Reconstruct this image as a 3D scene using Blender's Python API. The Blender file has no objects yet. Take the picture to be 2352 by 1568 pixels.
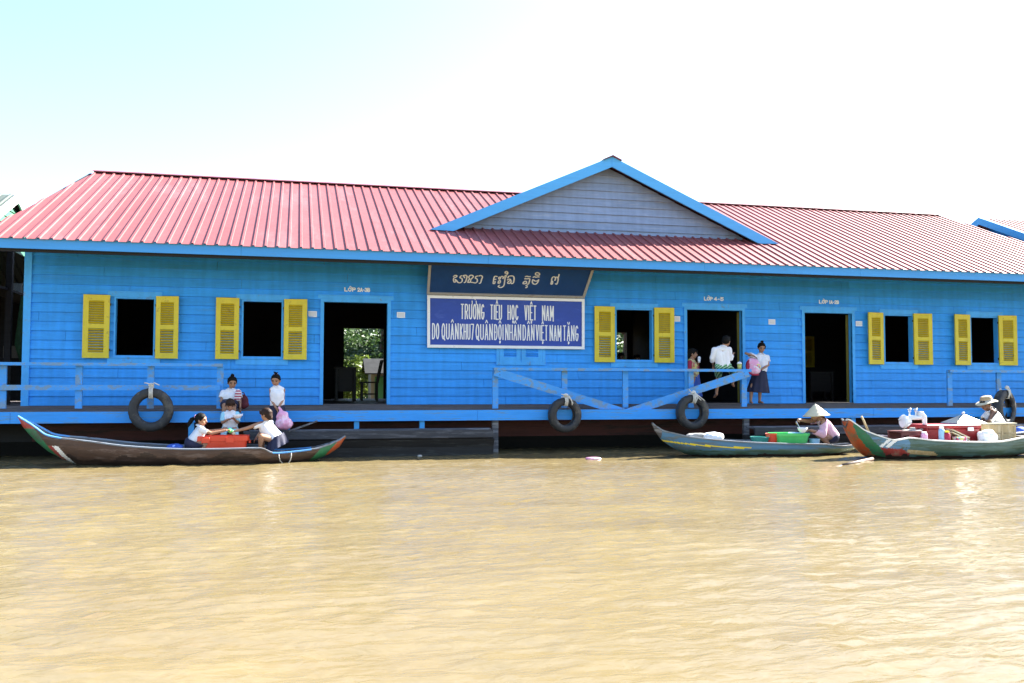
import bpy, bmesh, math, random
import numpy as np
from mathutils import Vector, Matrix, noise
C = bpy.context.scene.collection
scene = bpy.context.scene
PI = math.pi

# ---------------------------------------------------------------- camera, sky, sun, exposure
CAM = Vector((0.0, -17.552, 1.2)); YAW, PITCH, ROLL, FPX = .23280814, .04841074, .00177828, 2100.0
_f = Vector((math.sin(YAW)*math.cos(PITCH), math.cos(YAW)*math.cos(PITCH), math.sin(PITCH)))
_r0 = Vector((math.cos(YAW), -math.sin(YAW), 0)); _u0 = _r0.cross(_f)
_r = math.cos(ROLL)*_r0 + math.sin(ROLL)*_u0; _u = -math.sin(ROLL)*_r0 + math.cos(ROLL)*_u0
cam_data = bpy.data.cameras.new('camera'); cam = bpy.data.objects.new('camera', cam_data); C.objects.link(cam)
cam.matrix_world = Matrix(((_r.x, _u.x, -_f.x, CAM.x), (_r.y, _u.y, -_f.y, CAM.y), (_r.z, _u.z, -_f.z, CAM.z), (0, 0, 0, 1)))
cam_data.sensor_width = 36; cam_data.lens = 36*FPX/2352; cam_data.clip_end = 4000; cam_data.clip_start = .1
scene.camera = cam
SUN_EL, SUN_AZ = math.radians(38), math.radians(70)      # azimuth from +Y towards +X
world = bpy.data.worlds.new('World'); scene.world = world; world.use_nodes = True
nt = world.node_tree; bg = nt.nodes['Background']
sky = nt.nodes.new('ShaderNodeTexSky'); sky.sky_type = 'NISHITA'; sky.sun_disc = False
sky.sun_elevation = SUN_EL; sky.sun_rotation = SUN_AZ; sky.air_density = 1.0; sky.dust_density = 1.2; sky.ozone_density = 1.5
nt.links.new(sky.outputs[0], bg.inputs[0]); bg.inputs[1].default_value = .072
sl = bpy.data.lights.new('sun', 'SUN'); sl.energy = 4.8; sl.angle = math.radians(.6); sl.color = (1, .95, .86)
sun = bpy.data.objects.new('sun', sl); C.objects.link(sun)
sdir = Vector((math.sin(SUN_AZ)*math.cos(SUN_EL), math.cos(SUN_AZ)*math.cos(SUN_EL), math.sin(SUN_EL)))
sun.rotation_euler = sdir.to_track_quat('Z', 'Y').to_euler(); sun.location = sdir*60
scene.view_settings.view_transform = 'Standard'; scene.view_settings.look = 'None'; scene.view_settings.gamma = 1
scene.view_settings.exposure = 2.55
scene.cycles.max_bounces = 6; scene.cycles.caustics_reflective = False; scene.cycles.caustics_refractive = False

def at(px, py, Y):
    """world point on the upright plane y = Y seen at photo pixel (2352 px wide photo)"""
    d = _f + (px-1176)/FPX*_r - (py-784)/FPX*_u
    t = (Y-CAM.y)/d.y
    return CAM + d*t
def proj(p):
    d = p-CAM; z = d.dot(_f); return 1176+FPX*d.dot(_r)/z, 784-FPX*d.dot(_u)/z
def pxm(Y, px=1176):                                     # photo pixels per metre near (px, Y)
    return 1/((at(px+1, 900, Y)-at(px, 900, Y)).length)

# ---------------------------------------------------------------- materials
MATS = {}
def mat(name, col, rough=.6, var=.12, scale=6, stretch=(1, 1, 1), bump=.15, metal=0, col2=None, amt=.0, pat=3.0, spec=.5, board=0, streak=0, trans=0, coat=0, sheet=0):
    """procedural paint / wood / cloth: colour noise, worn patches of col2, fine bump"""
    if name in MATS: return MATS[name]
    m = bpy.data.materials.new(name); m.use_nodes = True; MATS[name] = m
    n = m.node_tree; N = n.nodes; L = n.links; b = N['Principled BSDF']
    tc = N.new('ShaderNodeTexCoord'); mp = N.new('ShaderNodeMapping'); mp.inputs['Scale'].default_value = stretch
    L.new(tc.outputs['Object'], mp.inputs[0])
    no = N.new('ShaderNodeTexNoise'); no.inputs['Scale'].default_value = scale; no.inputs['Detail'].default_value = 6; no.inputs['Roughness'].default_value = .65
    L.new(mp.outputs[0], no.inputs[0])
    cr = N.new('ShaderNodeMapRange'); cr.inputs['From Min'].default_value = .3; cr.inputs['From Max'].default_value = .7
    cr.inputs['To Min'].default_value = 1-var; cr.inputs['To Max'].default_value = 1+var
    L.new(no.outputs[0], cr.inputs[0]); val = cr.outputs[0]
    if board:                                            # every board its own shade
        sx = N.new('ShaderNodeSeparateXYZ'); L.new(tc.outputs['Object'], sx.inputs[0])
        sub = N.new('ShaderNodeMath'); sub.operation = 'SUBTRACT'; sub.inputs[1].default_value = .84-20*board; L.new(sx.outputs['Z'], sub.inputs[0])
        dv = N.new('ShaderNodeMath'); dv.operation = 'DIVIDE'; dv.inputs[1].default_value = board; L.new(sub.outputs[0], dv.inputs[0])
        fl = N.new('ShaderNodeMath'); fl.operation = 'FLOOR'; L.new(dv.outputs[0], fl.inputs[0])
        fx = N.new('ShaderNodeMath'); fx.operation = 'MULTIPLY_ADD'; fx.inputs[1].default_value = .21; L.new(sx.outputs['X'], fx.inputs[0])
        f2 = N.new('ShaderNodeMath'); f2.operation = 'MULTIPLY'; f2.inputs[1].default_value = 7.31; L.new(fl.outputs[0], f2.inputs[0]); L.new(f2.outputs[0], fx.inputs[2])
        ff = N.new('ShaderNodeMath'); ff.operation = 'FLOOR'; L.new(fx.outputs[0], ff.inputs[0])
        cb = N.new('ShaderNodeCombineXYZ'); L.new(fl.outputs[0], cb.inputs[0]); L.new(ff.outputs[0], cb.inputs[1])
        wn = N.new('ShaderNodeTexWhiteNoise'); wn.noise_dimensions = '3D'; L.new(cb.outputs[0], wn.inputs[0])
        m2 = N.new('ShaderNodeMapRange'); m2.inputs['To Min'].default_value = .91; m2.inputs['To Max'].default_value = 1.07; L.new(wn.outputs['Value'], m2.inputs[0])
        mu = N.new('ShaderNodeMath'); mu.operation = 'MULTIPLY'; L.new(val, mu.inputs[0]); L.new(m2.outputs[0], mu.inputs[1]); val = mu.outputs[0]
    if sheet:                                            # every roof sheet its own shade
        sx = N.new('ShaderNodeSeparateXYZ'); L.new(tc.outputs['Object'], sx.inputs[0])
        dv = N.new('ShaderNodeMath'); dv.operation = 'DIVIDE'; dv.inputs[1].default_value = sheet; L.new(sx.outputs['X'], dv.inputs[0])
        fl = N.new('ShaderNodeMath'); fl.operation = 'FLOOR'; L.new(dv.outputs[0], fl.inputs[0])
        wn = N.new('ShaderNodeTexWhiteNoise'); wn.noise_dimensions = '1D'; L.new(fl.outputs[0], wn.inputs['W'])
        m2 = N.new('ShaderNodeMapRange'); m2.inputs['To Min'].default_value = .90; m2.inputs['To Max'].default_value = 1.10; L.new(wn.outputs['Value'], m2.inputs[0])
        mu = N.new('ShaderNodeMath'); mu.operation = 'MULTIPLY'; L.new(val, mu.inputs[0]); L.new(m2.outputs[0], mu.inputs[1]); val = mu.outputs[0]
    if streak:                                           # vertical water streaks
        ms = N.new('ShaderNodeMapping'); ms.inputs['Scale'].default_value = (9, 9, .8); L.new(tc.outputs['Object'], ms.inputs[0])
        n3 = N.new('ShaderNodeTexNoise'); n3.inputs['Scale'].default_value = 1; n3.inputs['Detail'].default_value = 3; L.new(ms.outputs[0], n3.inputs[0])
        m3 = N.new('ShaderNodeMapRange'); m3.inputs['From Min'].default_value = .35; m3.inputs['From Max'].default_value = .65
        m3.inputs['To Min'].default_value = 1-streak; m3.inputs['To Max'].default_value = 1+streak*.5; L.new(n3.outputs[0], m3.inputs[0])
        mu = N.new('ShaderNodeMath'); mu.operation = 'MULTIPLY'; L.new(val, mu.inputs[0]); L.new(m3.outputs[0], mu.inputs[1]); val = mu.outputs[0]
    base = N.new('ShaderNodeRGB'); base.outputs[0].default_value = (*col, 1); c = base.outputs[0]
    if col2 and amt:
        n2 = N.new('ShaderNodeTexNoise'); n2.inputs['Scale'].default_value = pat; n2.inputs['Detail'].default_value = 8; n2.inputs['Roughness'].default_value = .75
        L.new(mp.outputs[0], n2.inputs[0])
        r2 = N.new('ShaderNodeMapRange'); r2.inputs['From Min'].default_value = .62-amt*.35; r2.inputs['From Max'].default_value = .70-amt*.35
        r2.inputs['To Max'].default_value = .9; L.new(n2.outputs[0], r2.inputs[0])
        mx = N.new('ShaderNodeMixRGB'); mx.inputs[2].default_value = (*col2, 1); L.new(r2.outputs[0], mx.inputs[0]); L.new(c, mx.inputs[1]); c = mx.outputs[0]
    hs = N.new('ShaderNodeHueSaturation'); L.new(c, hs.inputs['Color']); L.new(val, hs.inputs['Value'])
    L.new(hs.outputs[0], b.inputs['Base Color'])
    b.inputs['Roughness'].default_value = rough; b.inputs['Metallic'].default_value = metal; b.inputs['Specular IOR Level'].default_value = spec
    if coat: b.inputs['Coat Weight'].default_value = coat; b.inputs['Coat Roughness'].default_value = .15
    if trans: b.inputs['Transmission Weight'].default_value = trans
    if bump:
        bp = N.new('ShaderNodeBump'); bp.inputs['Strength'].default_value = bump; bp.inputs['Distance'].default_value = .01
        nb = N.new('ShaderNodeTexNoise'); nb.inputs['Scale'].default_value = scale*5; nb.inputs['Detail'].default_value = 5; L.new(mp.outputs[0], nb.inputs[0])
        L.new(nb.outputs[0], bp.inputs['Height']); L.new(bp.outputs[0], b.inputs['Normal'])
    return m

SX = (.35, 1, 4)                                          # grain running along X
M = dict(
 siding=mat('blue_siding', (.036, .345, .90), .55, .10, 5, SX, .25, board=.165, streak=.09, col2=(.06, .33, .78), amt=.14, pat=2.2, spec=.35),
 trim=mat('blue_trim', (.065, .42, .93), .5, .10, 6, (1, 1, 1), .2, streak=.06, col2=(.14, .28, .47), amt=.10, pat=5, spec=.35),
 beam=mat('blue_beam', (.036, .335, .90), .5, .14, 4, SX, .25, col2=(.10, .25, .45), amt=.26, pat=4, spec=.35),
 fascia=mat('fascia_blue', (.05, .32, .75), .5, .08, 3, SX, .15, col2=(.09, .25, .5), amt=.1, pat=2),
 barge=mat('barge_blue', (.08, .42, .86), .5, .08, 3, SX, .15),
 railm=mat('weathered_rail', (.05, .33, .84), .6, .14, 7, (.6, 1, 1), .35, col2=(.16, .26, .36), amt=.38, pat=7),
 gablew=mat('gable_greyblue', (.24, .33, .50), .55, .10, 6, SX, .25, board=.165, streak=.08, col2=(.33, .40, .52), amt=.2, pat=4),
 shaded_yellow=mat('shaded_yellow_paint', (.22, .19, .04), .6, .15, 7),  # yellow door leaves, doorway shade put into the colour
 yellow=mat('yellow_paint', (.74, .59, .03), .5, .10, 7, (1, 1, 1), .15, col2=(.42, .30, .03), amt=.12, pat=7, streak=.05),
 roof=mat('pink_roof_metal', (.27, .072, .072), .5, .10, 2.5, (1.2, .3, .3), .05, spec=.5, sheet=.8, col2=(.30, .10, .10), amt=.25, pat=1.4, streak=.08),
 ridge=mat('ridge_metal', (.20, .06, .075), .5, .15, 4, SX, .1),
 deck=mat('deck_wood', (.13, .105, .10), .75, .25, 5, SX, .4, col2=(.10, .09, .09), amt=.3, pat=3),
 hull=mat('maroon_hull', (.085, .022, .018), .6, .3, 4, SX, .3, col2=(.025, .012, .010), amt=.3, pat=2),
 black=mat('tarred_wood', (.010, .009, .008), .7, .3, 4, SX, .3),
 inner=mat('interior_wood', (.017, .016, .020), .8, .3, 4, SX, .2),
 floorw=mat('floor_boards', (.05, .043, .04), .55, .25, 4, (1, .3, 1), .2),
 greyw=mat('grey_weathered_wood', (.085, .085, .095), .75, .35, 4, SX, .5, col2=(.19, .19, .20), amt=.35, pat=4),
 darkw=mat('dark_furniture', (.025, .017, .013), .5, .25, 6, SX, .1),
 tyre=mat('tyre_rubber', (.028, .027, .028), .62, .25, 6, (1, 1, 1), .2, col2=(.085, .075, .06), amt=.32, pat=4),
 rope=mat('white_rope', (.62, .60, .55), .8, .15, 30, (1, 1, 1), .4),
 white=mat('white_paint', (.88, .88, .88), .5, .06, 5, (1, 1, 1), .1, col2=(.6, .6, .58), amt=.12, pat=5),
 greyfr=mat('grey_frame', (.42, .40, .37), .6, .12, 8, (1, 1, 1), .2, col2=(.28, .24, .2), amt=.2, pat=8),
 signblue=mat('royal_blue_sign', (.012, .055, .37), .45, .10, 3, (1, 1, 3), .06, col2=(.03, .08, .42), amt=.2, pat=2),
 signnavy=mat('navy_sign', (.018, .065, .20), .4, .12, 3, (1, 1, 1), .05),
 cream=mat('cream_letter', (.84, .83, .80), .5, .10, 20),
 paper=mat('paper', (.88, .88, .88), .7, .05, 20),
 skin=mat('skin_tan', (.36, .185, .11), .5, .08, 20, bump=.03),
 skind=mat('skin_dark', (.20, .10, .06), .5, .08, 20, bump=.03),
 lip=mat('lips', (.26, .085, .07), .45, .05, 20, bump=0),
 eye=mat('eye_dark', (.012, .009, .008), .2, .05, 20, bump=0),
 hair=mat('black_hair', (.007, .006, .005), .6, .3, 30, (1, 1, .25), .5, spec=.12),
 hairb=mat('brown_hair', (.030, .014, .009), .55, .3, 30, (1, 1, .25), .5, spec=.2),
 shirt=mat('white_cotton', (.76, .77, .82), .8, .05, 12, bump=.25),
 shirtb=mat('pale_blue_cotton', (.32, .66, .80), .8, .08, 12, bump=.25),
 navy=mat('navy_cloth', (.012, .014, .045), .75, .2, 10, bump=.3),
 bluesk=mat('blue_cloth', (.025, .09, .42), .75, .2, 10, bump=.3),
 pinkc=mat('pink_blouse', (.68, .42, .52), .75, .10, 10, bump=.35, col2=(.5, .28, .40), amt=.15, pat=18),
 pinkbag=mat('pink_plastic', (.80, .36, .55), .35, .12, 6, bump=.4, col2=(.85, .62, .75), amt=.35, pat=5),
 red=mat('red_plastic', (.74, .060, .022), .3, .06, 5, bump=.03),
 dred=mat('dark_red_plastic', (.30, .022, .026), .38, .12, 5, bump=.06, col2=(.22, .03, .03), amt=.2, pat=4),
 maroonc=mat('maroon_cloth', (.10, .012, .022), .8, .2, 9, bump=.3),
 green=mat('green_plastic', (.10, .62, .16), .3, .06, 6, bump=.03),
 teal=mat('teal_plastic', (.03, .26, .22), .35, .08, 6, bump=.03),
 cyan=mat('cyan_plastic', (.30, .55, .75), .35, .06, 6, bump=.03),
 straw=mat('straw', (.62, .56, .40), .7, .10, 24, (1, 1, 4), .5),
 strawd=mat('straw_brown', (.42, .31, .17), .7, .14, 24, (1, 1, 4), .5),
 metal=mat('brushed_metal', (.62, .64, .66), .28, .08, 8, (1, 1, 1), .05, metal=.85),
 enamel=mat('white_enamel', (.72, .76, .80), .3, .06, 6, bump=.04, col2=(.5, .52, .52), amt=.1, pat=6),
 crate=mat('pale_crate_wood', (.46, .34, .17), .7, .16, 6, (3, 3, .5), .3, col2=(.55, .45, .28), amt=.3, pat=4),
 plastic=mat('thin_white_plastic', (.80, .82, .86), .35, .05, 8, bump=.5),
 bpaint=mat('boat_blue_paint', (.06, .17, .30), .55, .2, 6, SX, .35, col2=(.10, .13, .14), amt=.35, pat=4),
 bteal=mat('boat_teal_paint', (.09, .17, .17), .45, .25, 6, SX, .4, col2=(.05, .10, .07), amt=.45, pat=4),
 bgreen=mat('boat_green_paint', (.025, .17, .075), .5, .2, 6, (1, 1, 1), .35, col2=(.06, .10, .07), amt=.3, pat=5),
 borange=mat('boat_orange_paint', (.42, .075, .02), .5, .2, 6, (1, 1, 1), .35, col2=(.16, .10, .05), amt=.35, pat=6),
 bred=mat('boat_red_paint', (.34, .045, .04), .5, .2, 6, (1, 1, 1), .3, col2=(.3, .16, .12), amt=.25, pat=6),
 bbrown=mat('boat_brown_wood', (.080, .044, .031), .62, .3, 5, (.5, 1, 3), .5, col2=(.16, .11, .09), amt=.26, pat=3.5),
 bdark=mat('boat_dark_wood', (.035, .020, .016), .5, .3, 5, (.5, 1, 3), .4, col2=(.07, .045, .04), amt=.3, pat=3),
 binside=mat('boat_inside', (.10, .17, .24), .65, .25, 6, SX, .4, col2=(.13, .12, .11), amt=.5, pat=4),
 sky_blue=mat('light_blue_paint', (.10, .33, .72), .5, .15, 6, (1, 1, 1), .25),
 greens=mat('green_siding', (.040, .165, .10), .55, .1, 5, SX, .25, board=.165),
 greyroof=mat('grey_green_roof', (.09, .115, .10), .6, .12, 3, (1, .3, .3), .1),
 bark=mat('bark', (.12, .09, .065), .85, .3, 8, (1, 1, .3), .6),
 mud=mat('mud', (.16, .12, .07), .8, .2, 2),
 hutgrey=mat('hut_boards', (.30, .30, .27), .7, .15, 5),
 hutgreen=mat('hut_green', (.05, .22, .10), .6, .15, 5),
 stripe=None)
def stripe_mat(name, c1, c2, freq, rot=(0, 0, 0), rough=.8):
    m = bpy.data.materials.new(name); m.use_nodes = True; N = m.node_tree.nodes; L = m.node_tree.links; b = N['Principled BSDF']
    tc = N.new('ShaderNodeTexCoord'); mp = N.new('ShaderNodeMapping'); mp.inputs['Rotation'].default_value = rot; L.new(tc.outputs['Object'], mp.inputs[0])
    w = N.new('ShaderNodeTexWave'); w.bands_direction = 'Z'; w.inputs['Scale'].default_value = freq; w.inputs['Distortion'].default_value = .6; L.new(mp.outputs[0], w.inputs[0])
    cr = N.new('ShaderNodeValToRGB'); cr.color_ramp.elements[0].position = .45; cr.color_ramp.elements[1].position = .55
    cr.color_ramp.elements[0].color = (*c1, 1); cr.color_ramp.elements[1].color = (*c2, 1); L.new(w.outputs[0], cr.inputs[0]); L.new(cr.outputs[0], b.inputs['Base Color'])
    b.inputs['Roughness'].default_value = rough; return m
M['stripe'] = stripe_mat('striped_cloth', (.75, .70, .72), (.42, .06, .10), 7)
M['plaid'] = stripe_mat('green_patterned_shorts', (.03, .14, .06), (.32, .55, .34), 9, (.5, .4, 0))
M['print'] = stripe_mat('printed_paper', (.80, .80, .82), (.58, .60, .68), 16)
def patch_mat(name, cols, scale):
    m = bpy.data.materials.new(name); m.use_nodes = True; N = m.node_tree.nodes; L = m.node_tree.links; b = N['Principled BSDF']
    tc = N.new('ShaderNodeTexCoord'); v = N.new('ShaderNodeTexVoronoi'); v.inputs['Scale'].default_value = scale; L.new(tc.outputs['Object'], v.inputs[0])
    s = N.new('ShaderNodeSeparateColor'); L.new(v.outputs['Color'], s.inputs[0])
    cr = N.new('ShaderNodeValToRGB'); cr.color_ramp.interpolation = 'CONSTANT'
    for i, c in enumerate(cols):
        e = cr.color_ramp.elements[i] if i < 2 else cr.color_ramp.elements.new(i/len(cols))
        e.position = i/len(cols); e.color = (*c, 1)
    L.new(s.outputs[0], cr.inputs[0]); L.new(cr.outputs[0], b.inputs['Base Color']); b.inputs['Roughness'].default_value = .6; return m
M['motley'] = patch_mat('printed_patches', [(.75, .30, .42), (.80, .70, .75), (.70, .62, .20), (.25, .5, .42), (.8, .78, .8), (.62, .1, .2)], 26)
M['vest'] = patch_mat('yellow_print_vest', [(.62, .52, .16), (.55, .50, .22), (.50, .16, .12), (.66, .6, .3)], 22)
M['crimson'] = mat('crimson_cloth', (.34, .02, .06), .8, .15, 10)
M['leaf'] = None

# ---------------------------------------------------------------- mesh helpers
ORG = {}
class MB:
    def __init__(s): s.v = []; s.f = []; s.m = []
    def add(s, vs, fs, mi=0):
        o = len(s.v); s.v += [Vector(p) for p in vs]; s.f += [tuple(i+o for i in f) for f in fs]; s.m += [mi]*len(fs); return s
    def box(s, a, b, mi=0):
        x0, y0, z0 = (min(a[i], b[i]) for i in range(3)); x1, y1, z1 = (max(a[i], b[i]) for i in range(3))
        return s.add([(x0, y0, z0), (x1, y0, z0), (x1, y1, z0), (x0, y1, z0), (x0, y0, z1), (x1, y0, z1), (x1, y1, z1), (x0, y1, z1)],
              [(0, 3, 2, 1), (4, 5, 6, 7), (0, 1, 5, 4), (1, 2, 6, 5), (2, 3, 7, 6), (3, 0, 4, 7)], mi)
    def beam(s, p, q, w, h, up=(0, 0, 1), mi=0):          # rectangular bar, w sideways, h along up
        p, q = Vector(p), Vector(q); d = (q-p).normalized(); sd = d.cross(Vector(up)).normalized(); u = sd.cross(d).normalized()
        vs = [c+sd*(a*w/2)+u*(b*h/2) for c in (p, q) for a, b in ((-1, -1), (1, -1), (1, 1), (-1, 1))]
        return s.add(vs, [(0, 3, 2, 1)[::-1], (4, 5, 6, 7)[::-1], (0, 4, 5, 1), (1, 5, 6, 2), (2, 6, 7, 3), (3, 7, 4, 0)], mi)
    def tube(s, pts, r, n=10, mi=0, flat=None, caps=True):  # r number or list; rings along pts
        pts = [Vector(p) for p in pts]; rs = r if isinstance(r, (list, tuple)) else [r]*len(pts)
        o = len(s.v); prev = None; rings = []
        for i, p in enumerate(pts):
            d = (pts[min(i+1, len(pts)-1)]-pts[max(i-1, 0)]).normalized()
            if prev is None:
                a = Vector((0, 0, 1)) if abs(d.z) < .9 else Vector((1, 0, 0)); sd = d.cross(a).normalized()
            else: sd = (prev-d*prev.dot(d)).normalized()
            prev = sd; u = d.cross(sd)
            rings.append([p+(sd*math.cos(t)+u*math.sin(t))*rs[i] for t in (2*PI*k/n for k in range(n))])
        vs = [p for R in rings for p in R]; fs = []
        for i in range(len(pts)-1):
            for k in range(n): fs.append((i*n+k, i*n+(k+1) % n, (i+1)*n+(k+1) % n, (i+1)*n+k))
        if caps: fs += [tuple(range(n))[::-1], tuple(range((len(pts)-1)*n, len(pts)*n))]
        return s.add(vs, fs, mi)
    def cap(s, p, q, r0, r1=None, mi=0, n=12, flat0=False, flat1=False):   # tapered capsule
        p, q = Vector(p), Vector(q); r1 = r0 if r1 is None else r1; d = q-p
        d = d.normalized() if d.length > 1e-6 else Vector((0, 0, 1)); pts, rs = [], []
        if not flat0:
            for t in (85, 60, 30): a = math.radians(t); pts.append(p-d*math.sin(a)*r0); rs.append(math.cos(a)*r0)
        pts += [p, q]; rs += [r0, r1]
        if not flat1:
            for t in (30, 60, 85): a = math.radians(t); pts.append(q+d*math.sin(a)*r1); rs.append(math.cos(a)*r1)
        o = len(s.v); s.tube(pts, rs, n, mi)
        return s
    def ell(s, c, r, ax=None, mi=0, n=16, k=10):           # ellipsoid; ax = (x,y,z) axes
        c = Vector(c); ax = ax or (Vector((1, 0, 0)), Vector((0, 1, 0)), Vector((0, 0, 1))); vs = []; fs = []
        for i in range(k+1):
            t = PI*(i/k)*.996+.006
            for j in range(n):
                a = 2*PI*j/n
                vs.append(c+ax[0]*(r[0]*math.sin(t)*math.cos(a))+ax[1]*(r[1]*math.sin(t)*math.sin(a))+ax[2]*(r[2]*math.cos(t)))
        for i in range(k):
            for j in range(n): fs.append((i*n+j, (i+1)*n+j, (i+1)*n+(j+1) % n, i*n+(j+1) % n))
        fs += [tuple(range(n)), tuple(range(k*n, (k+1)*n))[::-1]]
        return s.add(vs, fs, mi)
    def loft(s, rings, mi=0, closed=True, caps=True):
        n = len(rings[0]); vs = [p for R in rings for p in R]; fs = []
        for i in range(len(rings)-1):
            for k in range(n if closed else n-1): fs.append((i*n+k, i*n+(k+1) % n, (i+1)*n+(k+1) % n, (i+1)*n+k))
        if caps: fs += [tuple(range(n))[::-1], tuple(range((len(rings)-1)*n, len(rings)*n))]
        return s.add(vs, fs, mi)
    def lathe(s, c, prof, n=24, mi=0, axis=None, caps=True, sx=1):
        c = Vector(c); rings = [[c+Vector((r*sx*math.cos(2*PI*k/n), r*math.sin(2*PI*k/n), z)) for k in range(n)] for r, z in prof]
        return s.loft(rings, mi, True, caps)
    def remesh(s, vox, smooth=3):
        me = bpy.data.meshes.new('tmp'); me.from_pydata(s.v, [], s.f); me.update()
        bm = bmesh.new(); bm.from_mesh(me); bmesh.ops.recalc_face_normals(bm, faces=bm.faces); bm.to_mesh(me); bm.free()
        o = bpy.data.objects.new('tmp', me); C.objects.link(o)
        r = o.modifiers.new('r', 'REMESH'); r.mode = 'VOXEL'; r.voxel_size = vox
        if smooth: q = o.modifiers.new('s', 'SMOOTH'); q.iterations = smooth; q.factor = .5
        dg = bpy.context.evaluated_depsgraph_get(); ev = o.evaluated_get(dg); m2 = ev.to_mesh()
        out = MB(); out.v = [v.co.copy() for v in m2.vertices]; out.f = [tuple(p.vertices) for p in m2.polygons]; out.m = [0]*len(out.f)
        ev.to_mesh_clear(); bpy.data.objects.remove(o); bpy.data.meshes.remove(me)
        return out
    def cut(s, co, no):                                    # keep the side the normal points away from
        bm = bmesh.new(); vs = [bm.verts.new(p) for p in s.v]; bm.verts.ensure_lookup_table()
        for f, mi in zip(s.f, s.m):
            try: bm.faces.new([vs[i] for i in f]).material_index = mi
            except ValueError: pass
        r = bmesh.ops.bisect_plane(bm, geom=bm.verts[:]+bm.edges[:]+bm.faces[:], plane_co=co, plane_no=no, clear_outer=True)
        bm.verts.index_update(); s.v = [v.co.copy() for v in bm.verts]; s.f = [tuple(v.index for v in f.verts) for f in bm.faces]; s.m = [f.material_index for f in bm.faces]; bm.free(); return s
    def paint(s, fn):                                      # material slot from the face centre
        for i, f in enumerate(s.f):
            c = sum((s.v[k] for k in f), Vector())/len(f); k = fn(c)
            if k is not None: s.m[i] = k
        return s
    def build(s, name, mats, parent=None, smooth=False, bevel=0, recalc=True, origin=None):
        org = ORG.get(parent, Vector()) if parent else (Vector(origin) if origin is not None else Vector())
        me = bpy.data.meshes.new(name); me.from_pydata([p-org for p in s.v], [], s.f)
        for m in (mats if isinstance(mats, (list, tuple)) else [mats]): me.materials.append(m)
        me.polygons.foreach_set('material_index', s.m); me.update()
        if recalc:
            bm = bmesh.new(); bm.from_mesh(me); bmesh.ops.recalc_face_normals(bm, faces=bm.faces)
            if bevel: bmesh.ops.bevel(bm, geom=bm.edges[:], offset=bevel, segments=1, affect='EDGES', clamp_overlap=True)
            bm.to_mesh(me); bm.free()
        if smooth: me.polygons.foreach_set('use_smooth', [True]*len(me.polygons))
        o = bpy.data.objects.new(name, me); C.objects.link(o); ORG[o] = org
        if parent: o.parent = parent
        else: o.location = org
        return o
def build_each(mb, name, mats, parent=None, **kw):        # one object per connected piece
    p = list(range(len(mb.v)))
    def find(a):
        while p[a] != a: p[a] = p[p[a]]; a = p[a]
        return a
    for f in mb.f:
        for k in f[1:]: p[find(k)] = find(f[0])
    groups = {}
    for i, f in enumerate(mb.f): groups.setdefault(find(f[0]), []).append(i)
    out = []
    for fs in groups.values():
        ids = sorted({k for i in fs for k in mb.f[i]}); mp = {k: n for n, k in enumerate(ids)}; q = MB()
        q.v = [mb.v[k] for k in ids]; q.f = [tuple(mp[k] for k in mb.f[i]) for i in fs]; q.m = [mb.m[i] for i in fs]; out.append(q.build(name, mats, parent, **kw))
    return out
def tag(o, label, cat, group=None, kind=None):
    if label: o['label'] = label
    if cat: o['category'] = cat
    if group: o['group'] = group
    if kind: o['kind'] = kind
    return o
def thing(name, loc, label, cat, group=None):
    o = bpy.data.objects.new(name, None); o.empty_display_size = .2; C.objects.link(o); o.location = loc; ORG[o] = Vector(loc)
    return tag(o, label, cat, group)
def copy_tree(o, parent=None, loc=None, label=None):
    c = o.copy(); C.objects.link(c); ORG[c] = ORG[o]
    if parent: c.parent = parent
    if loc is not None: c.location = loc
    if label: c['label'] = label
    for ch in list(o.children): copy_tree(ch, c)
    return c
rnd = random.Random(5)
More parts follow.
